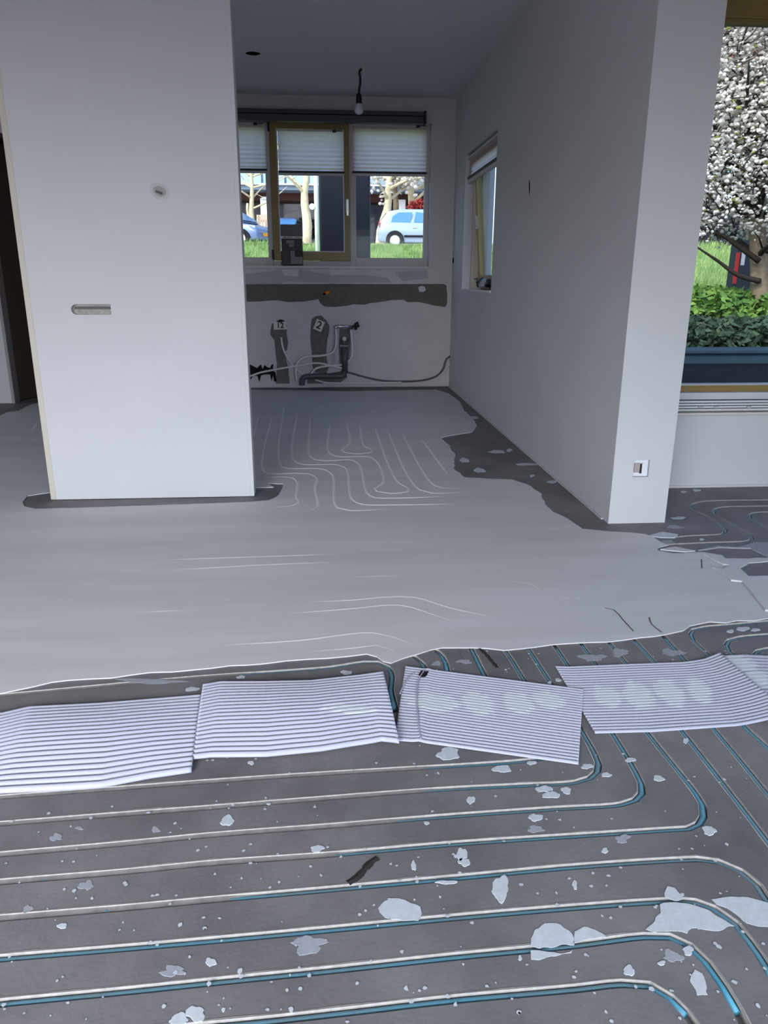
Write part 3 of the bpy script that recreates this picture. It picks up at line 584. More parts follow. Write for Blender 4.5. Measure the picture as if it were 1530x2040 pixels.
# pleated blinds
def pleats(y, axis, a0, a1, z0, z1, name, parent, m=BLIND):
    zs = []; z = z1; 
    H = z1-z0
    k = 0; fr = 0
    rows = []
    # the upper folds hang stretched almost flat, the lower ones stay stacked
    while z > z0+1e-4:
        f_ = (z1-z)/H; pitch = .030-.011*f_; amp = .0015+.011*max(0, f_-.3)
        rows.append((z, amp if k % 2 else -amp)); z -= pitch; k += 1
    rows.append((z0, 0))
    v = []; f = []
    for z, d in rows:
        if axis == 'x': v += [(a0, y+d, z), (a1, y+d, z)]
        else: v += [(y+d, a0, z), (y+d, a1, z)]
    for i in range(len(rows)-1): f.append((2*i, 2*i+1, 2*i+3, 2*i+2))
    return ob(name, v, f, m, parent)
def blind_x(a0, a1, zt_, zb_, y, label):
    t = empty('pleated_blind', ((a0+a1)/2, y, zb_), label, 'blind', 'pleated blinds in the kitchen windows')
    box('headrail', a0, a1, y-.014, y+.014, zt_-.02, zt_, WFRAME, t)
    pleats(y, 'x', a0+.004, a1-.004, zb_+.026, zt_-.02, 'fabric', t)
    box('bottom_rail', a0, a1, y-.018, y+.014, zb_+.004, zb_+.026, BLACK, t); box('lower_rail', a0, a1, y-.014, y+.014, zb_-.02, zb_+.004, WFRAME, t)
    MB().box(a1-.13, a1-.09, y-.03, y-.014, zt_-.03, zt_-.005).build('cord_lock', BLACK, t)
    MB().tube([(a1-.09, y-.024, zt_-.015), (a1-.02, y-.024, zt_-.01)], .004, 6).build('cord', BLACK, t)
yb_ = F0-.03
zbl = onY(690, 346, yb_)[1]
blind_x(kx0+.02, onY(530.5, 300, yb_)[0], onY(500, 244, yb_)[1], zbl+.012, yb_, 'white pleated blind in the left kitchen pane, partly behind the wall block')
blind_x(onY(553.5, 300, G0-.03)[0], onY(685.5, 300, G0-.03)[0], onY(620, 258, G0-.03)[1], onY(620, 346, G0-.03)[1], G0-.03, 'white pleated blind inside the ochre middle sash of the kitchen window')
blind_x(onY(701.5, 300, yb_)[0], onY(850.5, 300, yb_)[0], onY(775, 248, yb_)[1], zbl, yb_, 'widest white pleated blind, in the right kitchen pane')
# dark blind cassette above the window
cz0, cz1 = onY(700, 243.5, YK-.1)[1], onY(700, 219, YK-.1)[1]; ce = onY(848.5, 235, YK-.1)[0]
t = empty('screen_cassette', (0, YK-.05, cz0), 'long anthracite screen cassette on the wall above the kitchen window', 'cassette')
box('housing', kx0-.05, ce-.02, YK-.1, YK-.002, cz0, cz1-.05, ALU, t, .006); box('top_profile', kx0-.05, ce-.02, YK-.085, YK-.002, cz1-.042, cz1, ALU, t, .004)
box('seam', kx0-.05, ce-.02, YK-.07, YK-.002, cz1-.05, cz1-.042, VOID, t); box('end_cap', ce-.02, ce+.004, YK-.105, YK-.002, cz0-.006, cz1+.006, BLACK, t, .004)
# tall black carton on the sill
bu0, bu1 = onY(561, 500, YK+.02)[0], onY(603, 500, YK+.02)[0]; bzt = onY(582, 447, YK+.02)[1]
t = empty('paint_canister', ((bu0+bu1)/2, YK+.08, zb), 'tall black printed paint canister standing on the kitchen window sill', 'canister')
BLK2 = mat('black_print', (24, 22, 24), .4, .4); HH = bzt-zb
box('body', bu0, bu1, YK+.02, YK+.115, zb+.002, zb+HH*.66, BLK2, t, .006)
box('lid', bu0-.004, bu1+.004, YK+.016, YK+.118, zb+HH*.72, zb+HH, mat('dark_grey_lid', (70, 68, 76), .35, .5), t, .008)
box('label_band', bu0-.002, bu1+.002, YK+.018, YK+.117, zb+HH*.66, zb+HH*.72, CARD, t)
W_ = bu1-bu0
lab = mat('grey_label_print', (128, 122, 128), .5, .3)
def lbl(a, b, c, d, m, name='label_print'): return MB().box(bu0+W_*a, bu0+W_*b, YK+.0175, YK+.0195, zb+HH*c, zb+HH*d).build(name, m, t)
lbl(.42, .62, .05, .36, lab); lbl(.62, .98, .05, .22, lab); lbl(.62, .98, .22, .38, mat('brown_label_print', (52, 30, 26), .5, .3)); lbl(.24, .62, .54, .62, lab); lbl(.36, .6, .46, .53, lab)
lbl(.02, .5, .74, .83, mat('taupe_lid_print', (104, 100, 98), .5, .3))
for i in range(8): MB().box(bu0+W_*(.08+i*.055), bu0+W_*(.115+i*.055), YK+.0165, YK+.019, zb+HH*.675, zb+HH*(.69+.012*(i % 3))).build('lettering', BLK2, t)
for i in range(5): MB().box(bu0+W_*(.66+i*.055), bu0+W_*(.70+i*.055), YK+.0165, YK+.019, zb+HH*.68, zb+HH*(.69+.01*(i % 2))).build('lettering', BLK2, t)

# ------------------------------------------------------------------ side window of the kitchen, tilted sash
w2 = empty('window_2', (X0+.2, (ry0+ry1)/2, rz0), kind='structure')
xa, xb = X0+.17, X0+.25
box('window_sill', X0-.012, xa-.001, ry0+.002, ry1-.002, rz0, rz0+.02, mat('white_sill', (236, 234, 236), .3, .5), w2, .003)
zs0 = rz0+.02
box('frame_post', xa, xb, ry1-.09, ry1-.001, zs0, rz1, CREAM, w2, .003); box('frame_post', xa, xb, ry0+.001, ry0+.07, zs0, rz1, CREAM, w2, .003)
box('frame_rail', xa, xb, ry0+.07, ry1-.09, zs0, zs0+.07, GOLD, w2, .003); box('frame_rail', xa, xb, ry0+.07, ry1-.09, rz1-.05, rz1, GOLD, w2, .003)
box('reveal_lining', X0+.09, xa, ry1-.03, ry1-.001, zs0, rz1, CREAM, w2, .002)
Tm = Matrix.Translation((xa+.02, 0, zs0+.07)) @ Matrix.Rotation(math.radians(-4.6), 4, 'Y')
hs = rz1-.05-zs0-.08; sy0, sy1 = ry0+.08, ry1-.1
s2 = MB().box(-.02, .04, sy0, sy0+.07, 0, hs).box(-.02, .04, sy1-.07, sy1, 0, hs).box(-.02, .04, sy0+.07, sy1-.07, 0, .07).box(-.02, .04, sy0+.07, sy1-.07, hs-.05, hs).xf(Tm).build('sash', mat('light_ochre_paint', (172, 152, 104), .4, .4), w2)
MB().box(.005, .013, sy0+.065, sy1-.065, .065, hs-.065).xf(Tm).build('pane', GLASS, s2)
MB().box(-.04, -.02, sy1-.05, sy1-.02, hs*.45, hs*.45+.13).xf(Tm).build('handle', STEEL, s2)
MB().tube([(xa-.02, ry1-.11, zs0+.1), (xa-.05, ry1-.13, zs0+.1)], .014, 8).build('stay_knob', STEEL, w2)
xbld = X0+.035
t = empty('pleated_blind', (xbld, (ry0+ry1)/2, onX(965, 355, xbld)[1]), 'narrow white pleated blind in the kitchen side window on the right wall', 'blind', 'pleated blinds in the kitchen windows')
zb2 = onX(942, 358, xbld)[1]; zt2 = onX(990, 268, xbld)[1]
box('headrail', xbld-.016, xbld+.016, ry0+.01, ry1-.02, zt2-.025, zt2, WFRAME, t); pleats(xbld, 'y', ry0+.015, ry1-.04, zb2+.05, zt2-.025, 'fabric', t)
box('bottom_rail', xbld-.018, xbld+.018, ry0+.01, ry1-.035, zb2+.02, zb2+.05, BLACK, t); box('lower_rail', xbld-.015, xbld+.015, ry0+.01, ry1-.035, zb2-.015, zb2+.02, WFRAME, t)
# crumpled work gloves on the side sill
def lump(name, c, r, m, seed, sub=3, parent=None, squash=(1, 1, 1)):
    import bmesh
    bm = bmesh.new(); bmesh.ops.create_icosphere(bm, subdivisions=sub, radius=1)
    v = []
    for q in bm.verts:
        p = q.co.normalized(); k = 1+.35*noise.noise(p*2.2+Vector((seed, 0, 0)))+.2*noise.noise(p*5+Vector((0, seed, 0)))
        v.append((c[0]+p.x*k*r*squash[0], c[1]+p.y*k*r*squash[1], c[2]+p.z*k*r*squash[2]))
    f = [tuple(x.index for x in q.verts) for q in bm.faces]; bm.free()
    return ob(name, v, f, m, parent, True)
gy = ry0+(ry1-ry0)*.40
t = empty('cloth_bundle', (X0+.07, gy, zs0), 'crumpled black and grey cloth bundle on the side window sill', 'cloth bundle')
lump('black_fold', (X0+.075, gy+.16, zs0+.055), .06, BLACK, 1, 3, t, (.9, 2.2, .9)); lump('grey_fold', (X0+.06, gy-.02, zs0+.05), .055, mat('grey_cloth', (178, 176, 188), .9, .1), 2, 3, t, (.9, 2.0, .9))
lump('black_fold', (X0+.075, gy-.2, zs0+.05), .052, BLACK, 3, 3, t, (.9, 1.6, .95))
t = empty('stick', (X0+.03, gy-.3, zs0), 'small white and black stick lying at the near end of side sill', 'stick')
MB().cyl((X0+.012, gy-.12, zs0+.013), (X0+.03, gy-.42, zs0+.013), .012, 8).build('grip', mat('brown_grip', (92, 62, 46), .5, .3), t); MB().cyl((X0+.012, gy-.12, zs0+.013), (X0+.0, gy+.0, zs0+.013), .005, 6).build('shaft', STEEL, t)

# ------------------------------------------------------------------ living-room window
w3 = empty('window_3', (3, YW+.1, lz0), kind='structure')
y0, y1 = YW+.05, YW+.14
zr = onY(1440, 766, y0)[1]; zt3 = onY(1480, 44, y0)[1]
ex = lx1
box('frame_rail', CX1+.03, ex, y0, y1, lz0, zr-.006, GOLD, w3, .004); box('glazing_bead', CX1+.10, ex-.07, y0+.01, y1-.01, zr-.006, zr, WFRAME, w3)
box('frame_rail', CX1+.03, ex, y0, y1, zt3+.02, lz1, GOLD, w3, .004); box('frame_lip', CX1+.10, ex-.07, y0+.015, y1-.01, zt3, zt3+.02, GOLD, w3)
box('frame_post', CX1+.03, CX1+.10, y0, y1, zr-.006, zt3+.02, WFRAME, w3, .004); box('frame_post', ex-.07, ex, y0, y1, zr-.006, zt3+.02, GOLD, w3, .004)
box('pane', CX1+.09, ex-.06, y0+.04, y0+.048, zr-.004, zt3+.004, GLASS, w3)
box('window_sill', CX1+.031, ex-.001, YW-.0, y0-.001, lz0, lz0+.002, WALL, w3)
# slatted rail below the window
vz1, vz0 = onY(1440, 797, YW-.03)[1], onY(1440, 818, YW-.03)[1]; vx0 = CX1-.1
t = empty('grooved_rail', (3, YW-.03, vz0), 'white grooved rail fixed to the wall below the living room window', 'rail')
vx0 = CX1+.005; RAILW = mat('white_rail_enamel', (214, 214, 218), .4, .4)
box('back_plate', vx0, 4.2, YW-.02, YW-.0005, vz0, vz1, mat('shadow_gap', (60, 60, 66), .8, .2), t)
n = 4
for i in range(n):
    h = (vz1-vz0)/n; z = vz0+i*h; box('slat', vx0, 4.2, YW-.045, YW-.018, z+h*.16, z+h*.84, RAILW, t, .003)
box('shelf', vx0, 4.2, YW-.055, YW-.0005, onY(1440, 827, YW-.05)[1], vz0-.008, mat('pinkish_white_board', (206, 198, 194), .6, .2), t, .002)
for i in range(5): MB().tube([(vx0+.012+i*.017, YW-.05, vz0+.004+.01*(i % 2)), (vx0+.016+i*.017, YW-.052, vz1-.004)], .0035, 6).build('coil', RAILW, t)
for u in (1396, 1427, 1492): 
    c = onY(u, 811, YW-.05); box('clip', c[0]-.014, c[0]+.014, YW-.053, YW-.045, c[1]-.006, c[1]+.006, mat('clip_grey', (176, 180, 182), .5, .3), t)
# open socket in the column
sc = ((so0[0]+so1[0])/2, (so0[1]+so1[1])/2); sw, sh = (so1[0]-so0[0])/2, (so0[1]-so1[1])/2
t = empty('wall_socket', (sc[0], YC-.01, sc[1]), 'open wall socket without cover low on the white column', 'socket')
BEI = mat('socket_beige', (170, 158, 156), .7, .2); SW = mat('socket_white', (226, 226, 230), .4, .4)
box('back_box', sc[0]-sw+.001, sc[0]+sw-.001, YC-.005, YC-.0005, sc[1]-sh+.001, sc[1]+sh-.001, SW, t)
box('insert', sc[0]-sw*.86, sc[0]-.004, YC-.014, YC-.005, sc[1]-sh*.52, sc[1]+sh*.6, BEI, t, .003)
q = [(sc[0]+.004, sc[1]-sh*.6), ]+[(sc[0]+.004+sw*.7*math.cos(a), sc[1]+sh*.62*math.sin(a)) for a in np.linspace(-math.pi/2, math.pi/2, 12)]
MB().add([(x, YC-.019, z) for x, z in q]+[(x, YC-.004, z) for x, z in q], [tuple(range(13)), *[(i, i+1, 14+i, 13+i) for i in range(12)]]).build('half_ring', SW, t)
box('contact', sc[0]-.004, sc[0]+.003, YC-.016, YC-.004, sc[1]-sh*.6, sc[1]+sh*.5, BLACK, t)
mb = MB()
for a0, a1, b0, b1 in ((-sw*1.16, -sw, -sh*1.1, sh*1.1), (sw, sw*1.16, -sh*1.1, sh*1.12), (-sw, sw, sh, sh*1.12), (-sw, sw, -sh*1.12, -sh)):
    box('broken_rim', sc[0]+a0, sc[0]+a1, YC-.0215, YC-.0195, sc[1]+b0, sc[1]+b1, PATCH, t)

# ------------------------------------------------------------------ bare bulb on the ceiling
lc = onZ(722, 131, ZC); t = empty('pendant_lamp', (lc[0], lc[1], ZC), 'bare white bulb hanging on a black cord from kitchen ceiling', 'lamp')
ly = lc[1]
box('ceiling_hook', lc[0]-.02, lc[0]+.05, ly-.02, ly+.02, ZC-.006, ZC, WALL, t); MB().tube([(lc[0]+.01, ly, ZC-.002), (lc[0]+.02, ly, ZC-.08), (lc[0]+.0, ly, ZC-.1)], .008, 8).build('hook', CABLE, t)
dn = lambda u, v: (onY(u, v, ly)[0], ly, onY(u, v, ly)[1])
MB().tube(sm3([dn(720, 137), dn(716, 143), dn(717.5, 155), dn(717.5, 166), dn(716, 176), dn(715, 186)]), .011, 8).build('cord', BLACK, t, True)
MB().tube([dn(715, 185), dn(715, 189), dn(715, 206)], [.012, .026, .029], 14).build('lamp_holder', BLACK, t, True)
prof = [(206, .022), (209, .028), (213, .037), (218, .043), (223, .041), (226.5, .028), (228.5, .008)]
MB().tube([dn(715, v) for v, _ in prof], [r for _, r in prof], 18).build('bulb', mat('frosted_glass_bulb', (232, 230, 236), .25, .5, trans=.3), t, True)

# ================================================================== RIBBED WHITE SHEETS
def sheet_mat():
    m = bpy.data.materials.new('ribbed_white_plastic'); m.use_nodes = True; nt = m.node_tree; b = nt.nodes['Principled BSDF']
    at = nt.nodes.new('ShaderNodeAttribute'); at.attribute_name = 'smear'  # mask for glare painted into the sheet colour
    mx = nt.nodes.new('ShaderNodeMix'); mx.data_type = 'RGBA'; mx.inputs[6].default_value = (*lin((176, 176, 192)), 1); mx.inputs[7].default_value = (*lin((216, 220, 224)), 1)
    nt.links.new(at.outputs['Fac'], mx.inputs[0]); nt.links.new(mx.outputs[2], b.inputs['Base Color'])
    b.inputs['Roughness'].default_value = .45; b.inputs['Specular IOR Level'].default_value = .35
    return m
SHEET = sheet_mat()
def curve_at(px, s):
    d = [0]
    for i in range(1, len(px)): d.append(d[-1]+math.dist(px[i], px[i-1]))
    s *= d[-1]
    for i in range(1, len(px)):
        if s <= d[i]+1e-9:
            t = (s-d[i-1])/(d[i]-d[i-1]); return (px[i-1][0]+(px[i][0]-px[i-1][0])*t, px[i-1][1]+(px[i][1]-px[i-1][1])*t)
    return px[-1]
def sheet(top, bot, ribs, amp, z0, label, wave=lambda s, t: 0, glare=(), ns=70):
    nt_ = ribs*8+1; v = []; sm = []
    for j in range(nt_):
        t = j/(nt_-1)
        for i in range(ns+1):
            s = i/ns; a = Vector(onZ(*curve_at(top, s))); b = Vector(onZ(*curve_at(bot, s))); p = a+(b-a)*t
            k = 0
            for (u, vv, ru, rv) in glare:  # painted glare spots: paler colour, ribs flattened
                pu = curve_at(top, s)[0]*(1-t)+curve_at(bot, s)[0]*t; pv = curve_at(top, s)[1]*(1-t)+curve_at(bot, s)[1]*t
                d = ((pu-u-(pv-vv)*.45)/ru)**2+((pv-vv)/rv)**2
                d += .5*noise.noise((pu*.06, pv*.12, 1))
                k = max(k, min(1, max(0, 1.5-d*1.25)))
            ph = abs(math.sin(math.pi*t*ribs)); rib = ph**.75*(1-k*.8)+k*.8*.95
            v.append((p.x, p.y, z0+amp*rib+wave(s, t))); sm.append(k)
    w = ns+1; f = [(j*w+i, (j+1)*w+i, (j+1)*w+i+1, j*w+i+1) for j in range(nt_-1) for i in range(ns)]
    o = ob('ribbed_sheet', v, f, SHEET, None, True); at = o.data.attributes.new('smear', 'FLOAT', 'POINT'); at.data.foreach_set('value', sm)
    md = o.modifiers.new('thickness', 'SOLIDIFY'); md.thickness = .0015; md.offset = -1
    return tag(o, label, 'ribbed sheet', 'ribbed white plastic sheets across the floor')
bulge = lambda a, b: (lambda s, t: a*math.sin(math.pi*min(1, max(0, t)))*(.4+.6*math.sin(s*math.pi))+b*math.exp(-((1-s)/.08)**2)*(.5+.5*t))
sheet([(-30,1428),(8,1424),(60,1412),(200,1405),(310,1396),(403,1388)], [(-80,1590),(0,1583),(120,1577),(200,1572),(300,1553),(382,1541)], 19, .011, .003, 'large wavy ribbed white sheet lying leftmost, cut by the left frame edge', bulge(.018, .0))
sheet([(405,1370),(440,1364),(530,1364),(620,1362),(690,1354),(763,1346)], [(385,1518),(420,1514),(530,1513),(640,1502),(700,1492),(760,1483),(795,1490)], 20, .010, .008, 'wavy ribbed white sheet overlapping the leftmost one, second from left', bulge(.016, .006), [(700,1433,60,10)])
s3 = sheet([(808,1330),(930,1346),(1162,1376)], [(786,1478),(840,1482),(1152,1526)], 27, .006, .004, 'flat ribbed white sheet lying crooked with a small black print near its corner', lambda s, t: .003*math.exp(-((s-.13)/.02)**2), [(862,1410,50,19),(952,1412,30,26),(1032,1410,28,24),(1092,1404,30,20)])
sheet([(1105,1328),(1130,1329),(1250,1324),(1360,1320),(1400,1316),(1432,1307)], [(1185,1462),(1300,1459),(1400,1452),(1470,1447),(1530,1437),(1572,1430)], 25, .0055, .001, 'ribbed white sheet right of the crooked one, with painted pale glare and curved right end', lambda s, t: .012*max(0, (s-.75)/.25)**2, [(1213,1396,28,22),(1275,1393,30,28),(1338,1388,28,28),(1396,1382,24,26)])
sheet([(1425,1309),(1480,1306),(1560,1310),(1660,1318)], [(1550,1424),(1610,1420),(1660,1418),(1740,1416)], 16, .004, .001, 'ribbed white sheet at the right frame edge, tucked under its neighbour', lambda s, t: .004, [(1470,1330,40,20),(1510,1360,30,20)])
c = onZ(844, 1349); ang = math.radians(-105)
text_mesh('printed_mark', 'G2', .032, BLACK, s3, Matrix.Translation((c[0], c[1], .0122)) @ Matrix.Rotation(math.radians(68), 4, 'Z'), .0025)
p = smooth_line([Vector(onZ(*q)) for q in ((826,1346),(812,1360),(800,1380),(797,1388))], .01); MB().tube([(q.x, q.y, .0115) for q in p], .0022, 6).build('crease', SHEET, s3)
p = smooth_line([Vector(onZ(*q)) for q in ((846,1340),(834,1360),(830,1400),(833,1440),(838,1478))], .01); MB().tube([(q.x, q.y, .0115) for q in p], .0022, 6).build('crease', SHEET, s3)

# ================================================================== OUTSIDE
GRASS = mat('grass_ground', (92, 122, 64), .9, .1, rgb2=(140, 166, 96), scale=1.2, bump=.5, bscale=9)
ASPH = mat('pale_paving', (186, 180, 172), .9, .1, var=.06, scale=3)
DIRT = mat('dark_terrace', (22, 24, 30), .95, .05, var=.3, scale=6)
def prof_z(y): 
    for (a, za), (b, zb_) in zip(PR, PR[1:]):
        if a <= y <= b: return za+(zb_-za)*(y-a)/(b-a)
    return PR[-1][1]
PR = [(4.5, -.05), (9.6, .14), (12.0, .15), (14, .25), (26.6, 2.36), (28.5, 2.46), (70, 2.5)]
def terrain(name, y0, y1, m, x0=-40, x1=60, nx=50, dz=0, rough=.0):
    ys = sorted({y0, y1} | {a for a, _ in PR if y0 < a < y1} | set(np.linspace(y0, y1, 14))); v = []; f = []
    for y in ys:
        for i in range(nx+1):
            x = x0+(x1-x0)*i/nx; v.append((x, y, prof_z(y)+dz+rough*noise.noise((x*.7, y*.7, 0))))
    w = nx+1
    for j in range(len(ys)-1): f += [(j*w+i, j*w+i+1, (j+1)*w+i+1, (j+1)*w+i) for i in range(nx)]
    return ob(name, v, f, m, None, True, 'structure')
g1 = terrain('ground', 9.62, 12.0, DIRT, -40, CX1, 20)
terrain('terrace', 4.82, 12.0, DIRT, CX1, 60, 30)
bank = terrain('grass_bank', 12.0, 27.0, GRASS, nx=160, rough=.12)
terrain('road', 27.0, 70, ASPH)
# long grass blades on the bank
rr = random.Random(11); v = []; f = []
def blades(n, xr, yr, hmin, hmax):
    for _ in range(n):
        y = rr.uniform(*yr); x = rr.uniform(*xr)
        if not (-.6*y < x < .95*y): continue
        z = prof_z(y)+.12*noise.noise((x*.7, y*.7, 0))-.02; h = rr.uniform(hmin, hmax); a = rr.uniform(0, 6.28); w = .006+.01*rr.random(); lx, ly_ = rr.uniform(-.5, .5)*h, rr.uniform(-.5, .5)*h; k = len(v)
        v.extend([(x-w*math.cos(a), y-w*math.sin(a), z), (x+w*math.cos(a), y+w*math.sin(a), z), (x+lx, y+ly_, z+h)]); f.append((k, k+1, k+2))
blades(40000, (-9, 6), (13, 27), .06, .2); blades(45000, (6, 20), (12.2, 27), .08, .26)
GBL = mat('grass_blade', (92, 124, 66), .8, .2, rgb2=(158, 182, 116), scale=2.5)
tag(ob('long_grass', v, f, GBL), 'long green grass covering the bank outside the windows', 'grass', kind='stuff')
# low blue-grey wall and hedge outside the living-room window
LW = mat('blue_grey_concrete', (48, 66, 78), .9, .1, var=.12, scale=4)
wz = onY(1440, 696, 10.4)[1]
t = empty('low_wall', (8, 10.5, 0), 'low blue grey garden wall in front of the hedge outside', 'wall'); box('wall_body', 4, 16, 10.4, 10.75, -.05, wz-.06, LW, t, .02); box('coping', 3.98, 16.02, 10.36, 10.8, wz-.06, wz, LW, t, .015)
def leafy(name, n, boxes, size, m, label, cat, parent=None, seed=1, kind='stuff', flat=.5):
    r = random.Random(seed); v = []; f = []
    for _ in range(n):
        c, rad = r.choice(boxes); d = Vector((r.gauss(0, 1), r.gauss(0, 1), r.gauss(0, 1))).normalized()*(r.random()**.45)
        p = Vector((c[0]+d.x*rad[0], c[1]+d.y*rad[1], c[2]+d.z*rad[2])); s = size*r.uniform(.5, 1.4)
        a = Vector((r.gauss(0, 1), r.gauss(0, 1), r.gauss(0, flat))).normalized(); b = a.orthogonal().normalized(); b = (b*math.cos(r.random()*6)+a.cross(b)*math.sin(r.random()*6)).normalized()
        k = len(v); v += [p-a*s, p+b*s*.45, p+a*s, p-b*s*.45]; f.append((k, k+1, k+2, k+3))
    o = ob(name, [tuple(q) for q in v], f, m, parent, kind=kind)
    if label: tag(o, label, cat)
    return o
HEDGE = mat('hedge_leaf', (66, 106, 52), .7, .3, rgb2=(128, 164, 72), scale=4)
HEDGED = mat('dark_hedge_leaf', (48, 66, 50), .7, .3, rgb2=(76, 98, 74), scale=4)
hy = 11.6
def hb(u, v, ru, rv, y): 
    c = onY(u, v, y); k = y/FOC/.85; return ((c[0], y, c[1]), (ru*k, .5, rv*k))
leafy('hedge', 9000, [hb(u, 615+8*math.sin(u), 45, 34, 12.2) for u in range(1340, 1620, 24)], .09, HEDGE, 'bright green leafy hedge top outside the living room window', 'hedge', seed=2)
leafy('hedge', 9000, [hb(u, 668+6*math.sin(u*2), 45, 28, 11.4) for u in range(1340, 1620, 24)], .08, HEDGED, 'darker green low hedge behind the blue grey garden wall', 'hedge', seed=3)
# trees
BARK = mat('grey_bark', (126, 112, 92), .9, .1, var=.25, scale=9, bump=.4, bscale=30)
BARKL = mat('pale_bark', (206, 192, 158), .9, .1, var=.2, scale=7, bump=.3, bscale=20)
TWIG = mat('dark_twig', (60, 52, 46), .9, .1)
BLOS = mat('white_blossom', (236, 232, 226), .8, .2, rgb2=(214, 208, 196), scale=3, trans=.3)
LEAFY = mat('young_leaf', (140, 142, 76), .8, .2)
def blossoms(name, n, ctr, size, parent, seed, m=BLOS):
    r = random.Random(seed); v = []; f = []
    ico = [(0, 0, 1), (.89, 0, .45), (.28, .85, .45), (-.72, .53, .45), (-.72, -.53, .45), (.28, -.85, .45), (.72, .53, -.45), (-.28, .85, -.45), (-.89, 0, -.45), (-.28, -.85, -.45), (.72, -.53, -.45), (0, 0, -1)]
    ifc = [(0,1,2),(0,2,3),(0,3,4),(0,4,5),(0,5,1),(1,6,2),(2,7,3),(3,8,4),(4,9,5),(5,10,1),(6,7,2),(7,8,3),(8,9,4),(9,10,5),(10,6,1),(11,7,6),(11,8,7),(11,9,8),(11,10,9),(11,6,10)]
    for _ in range(n):
        p = ctr(r); s = size*r.uniform(.45, 1.3); k = len(v); q = [r.uniform(.6, 1.3) for _ in range(12)]
        v += [(p[0]+a*s*q[i], p[1]+b*s*q[i], p[2]+c*s*q[i]*.8) for i, (a, b, c) in enumerate(ico)]; f += [(k+a, k+b, k+c) for a, b, c in ifc]
    return ob(name, v, f, m, parent, kind='stuff')
def branch_tree(base, top, r0, spread, n_br, seed, trunk_m, label, name='blossom_tree', group='trees outside', fork=.35):
    r = random.Random(seed); t = empty(name, base, label, 'tree', group)
    b, tp = Vector(base), Vector(top); P = [b.lerp(tp, k/8)+Vector((.06*math.sin(k*1.3+seed), .05*math.cos(k*2.1+seed), 0))*(1 if 0 < k < 8 else 0)*(r0*5) for k in range(9)]
    MB().tube(P, [r0*(1.25-.75*k/8) for k in range(9)], 10).build('trunk', trunk_m, t, True)
    tips = []
    for i in range(n_br):
        s = r.uniform(fork, 1); o = P[int(s*8)]; a = r.uniform(0, 6.28); Lb = spread*r.uniform(.6, 1.1); e = o+Vector((math.cos(a)*Lb, math.sin(a)*Lb, Lb*r.uniform(.15, .75)))
        m_ = o.lerp(e, .5)+Vector((r.uniform(-.2, .2), r.uniform(-.2, .2), r.uniform(-.1, .25)))*Lb*.4
        Q = sm3([o, m_, e], 4); mb = MB().tube(Q, [r0*.38*(1-.8*k/(len(Q)-1)) for k in range(len(Q))], 6)
        for j in range(3):
            q0 = Q[r.randrange(2, len(Q))]; e2 = q0+Vector((r.uniform(-1, 1), r.uniform(-1, 1), r.uniform(-.3, .9)))*Lb*.45
            mb.tube([q0, q0.lerp(e2, .5)+Vector((0, 0, .05)), e2], [r0*.12, r0*.09, r0*.04], 5); tips.append((q0, e2))
        mb.build('branch', TWIG if name == 'blossom_tree' else trunk_m, t, True); tips.append((m_, e))
    return t, tips
# big blossom tree outside the living-room window
tb = onY(1508, 690, 12.0); tt = onY(1522, 120, 12.3)
t, tips = branch_tree((tb[0], 12.0, -.02), (tt[0], 12.3, tt[1]), .135, 1.7, 30, 5, BARK, 'white blossoming tree with forked trunk outside the living room window', fork=.38)
for pts_ in (((1512,520),(1470,490),(1440,470),(1400,455),(1370,440)), ((1514,560),(1470,548),(1430,520),(1385,490)), ((1516,420),(1480,400),(1440,415),(1405,380)), ((1518,330),(1480,270),(1450,240),(1425,250)), ((1520,260),(1490,200),(1460,215),(1430,180))):
    y = 11.9; Q = sm3([(onY(u, v, y)[0], y, onY(u, v, y)[1]) for u, v in pts_], 5)
    MB().tube(Q, [.045*(1-.75*k/(len(Q)-1)) for k in range(len(Q))], 6).build('branch', TWIG, t, True)
def crown(r):
    while True:
        u = r.uniform(1350, 1620); v = r.triangular(-200, 505, 180) if r.random() < .7 else r.uniform(-150, 470)
        y = r.uniform(11.0, 13.4)
        if noise.noise((u*.016, v*.016, 1.3))+.32*noise.noise((u*.05, v*.05, 4)) > -.34+max(0, (v-330)/330)*.5: 
            x, z = onY(u, v, 12.0); return (x+r.gauss(0, .02), y, z)
blossoms('blossom', 15000, crown, .031, t, 8)
blossoms('leaf_cluster', 500, crown, .034, t, 12, LEAFY)
r = random.Random(4); mb = MB()
for _ in range(1300):
    p = Vector(crown(r)); e = p+Vector((r.gauss(0, .2), r.gauss(0, .2), r.gauss(.05, .16))); mb.tube([p, p.lerp(e, .5)+Vector((0, 0, r.gauss(0, .03))), e], [.011, .008, .004], 4)
mb.build('twig', TWIG, t, kind='stuff')
# dark navy panel with a red edge on the bank
y = 16.0; a0 = onY(1462, 540, y)[0]; zt_ = onY(1490, 478, y)[1]
t = empty('navy_panel', (a0+.8, y, prof_z(y)), 'tall dark navy panel with red edge behind the blossoming tree', 'panel')
NAVY = mat('navy_paint', (26, 30, 44), .5, .4)
box('panel_face', a0+.02, a0+1.7, y, y+.3, .2, zt_, NAVY, t, .02); box('red_edge', a0, a0+.07, y-.03, y-.001, 1.2, zt_-.25, mat('red_paint', (176, 40, 40), .5, .3), t); box('white_stripe', a0+.12, a0+.2, y-.012, y, zt_-.5, zt_-.1, WFRAME, t)
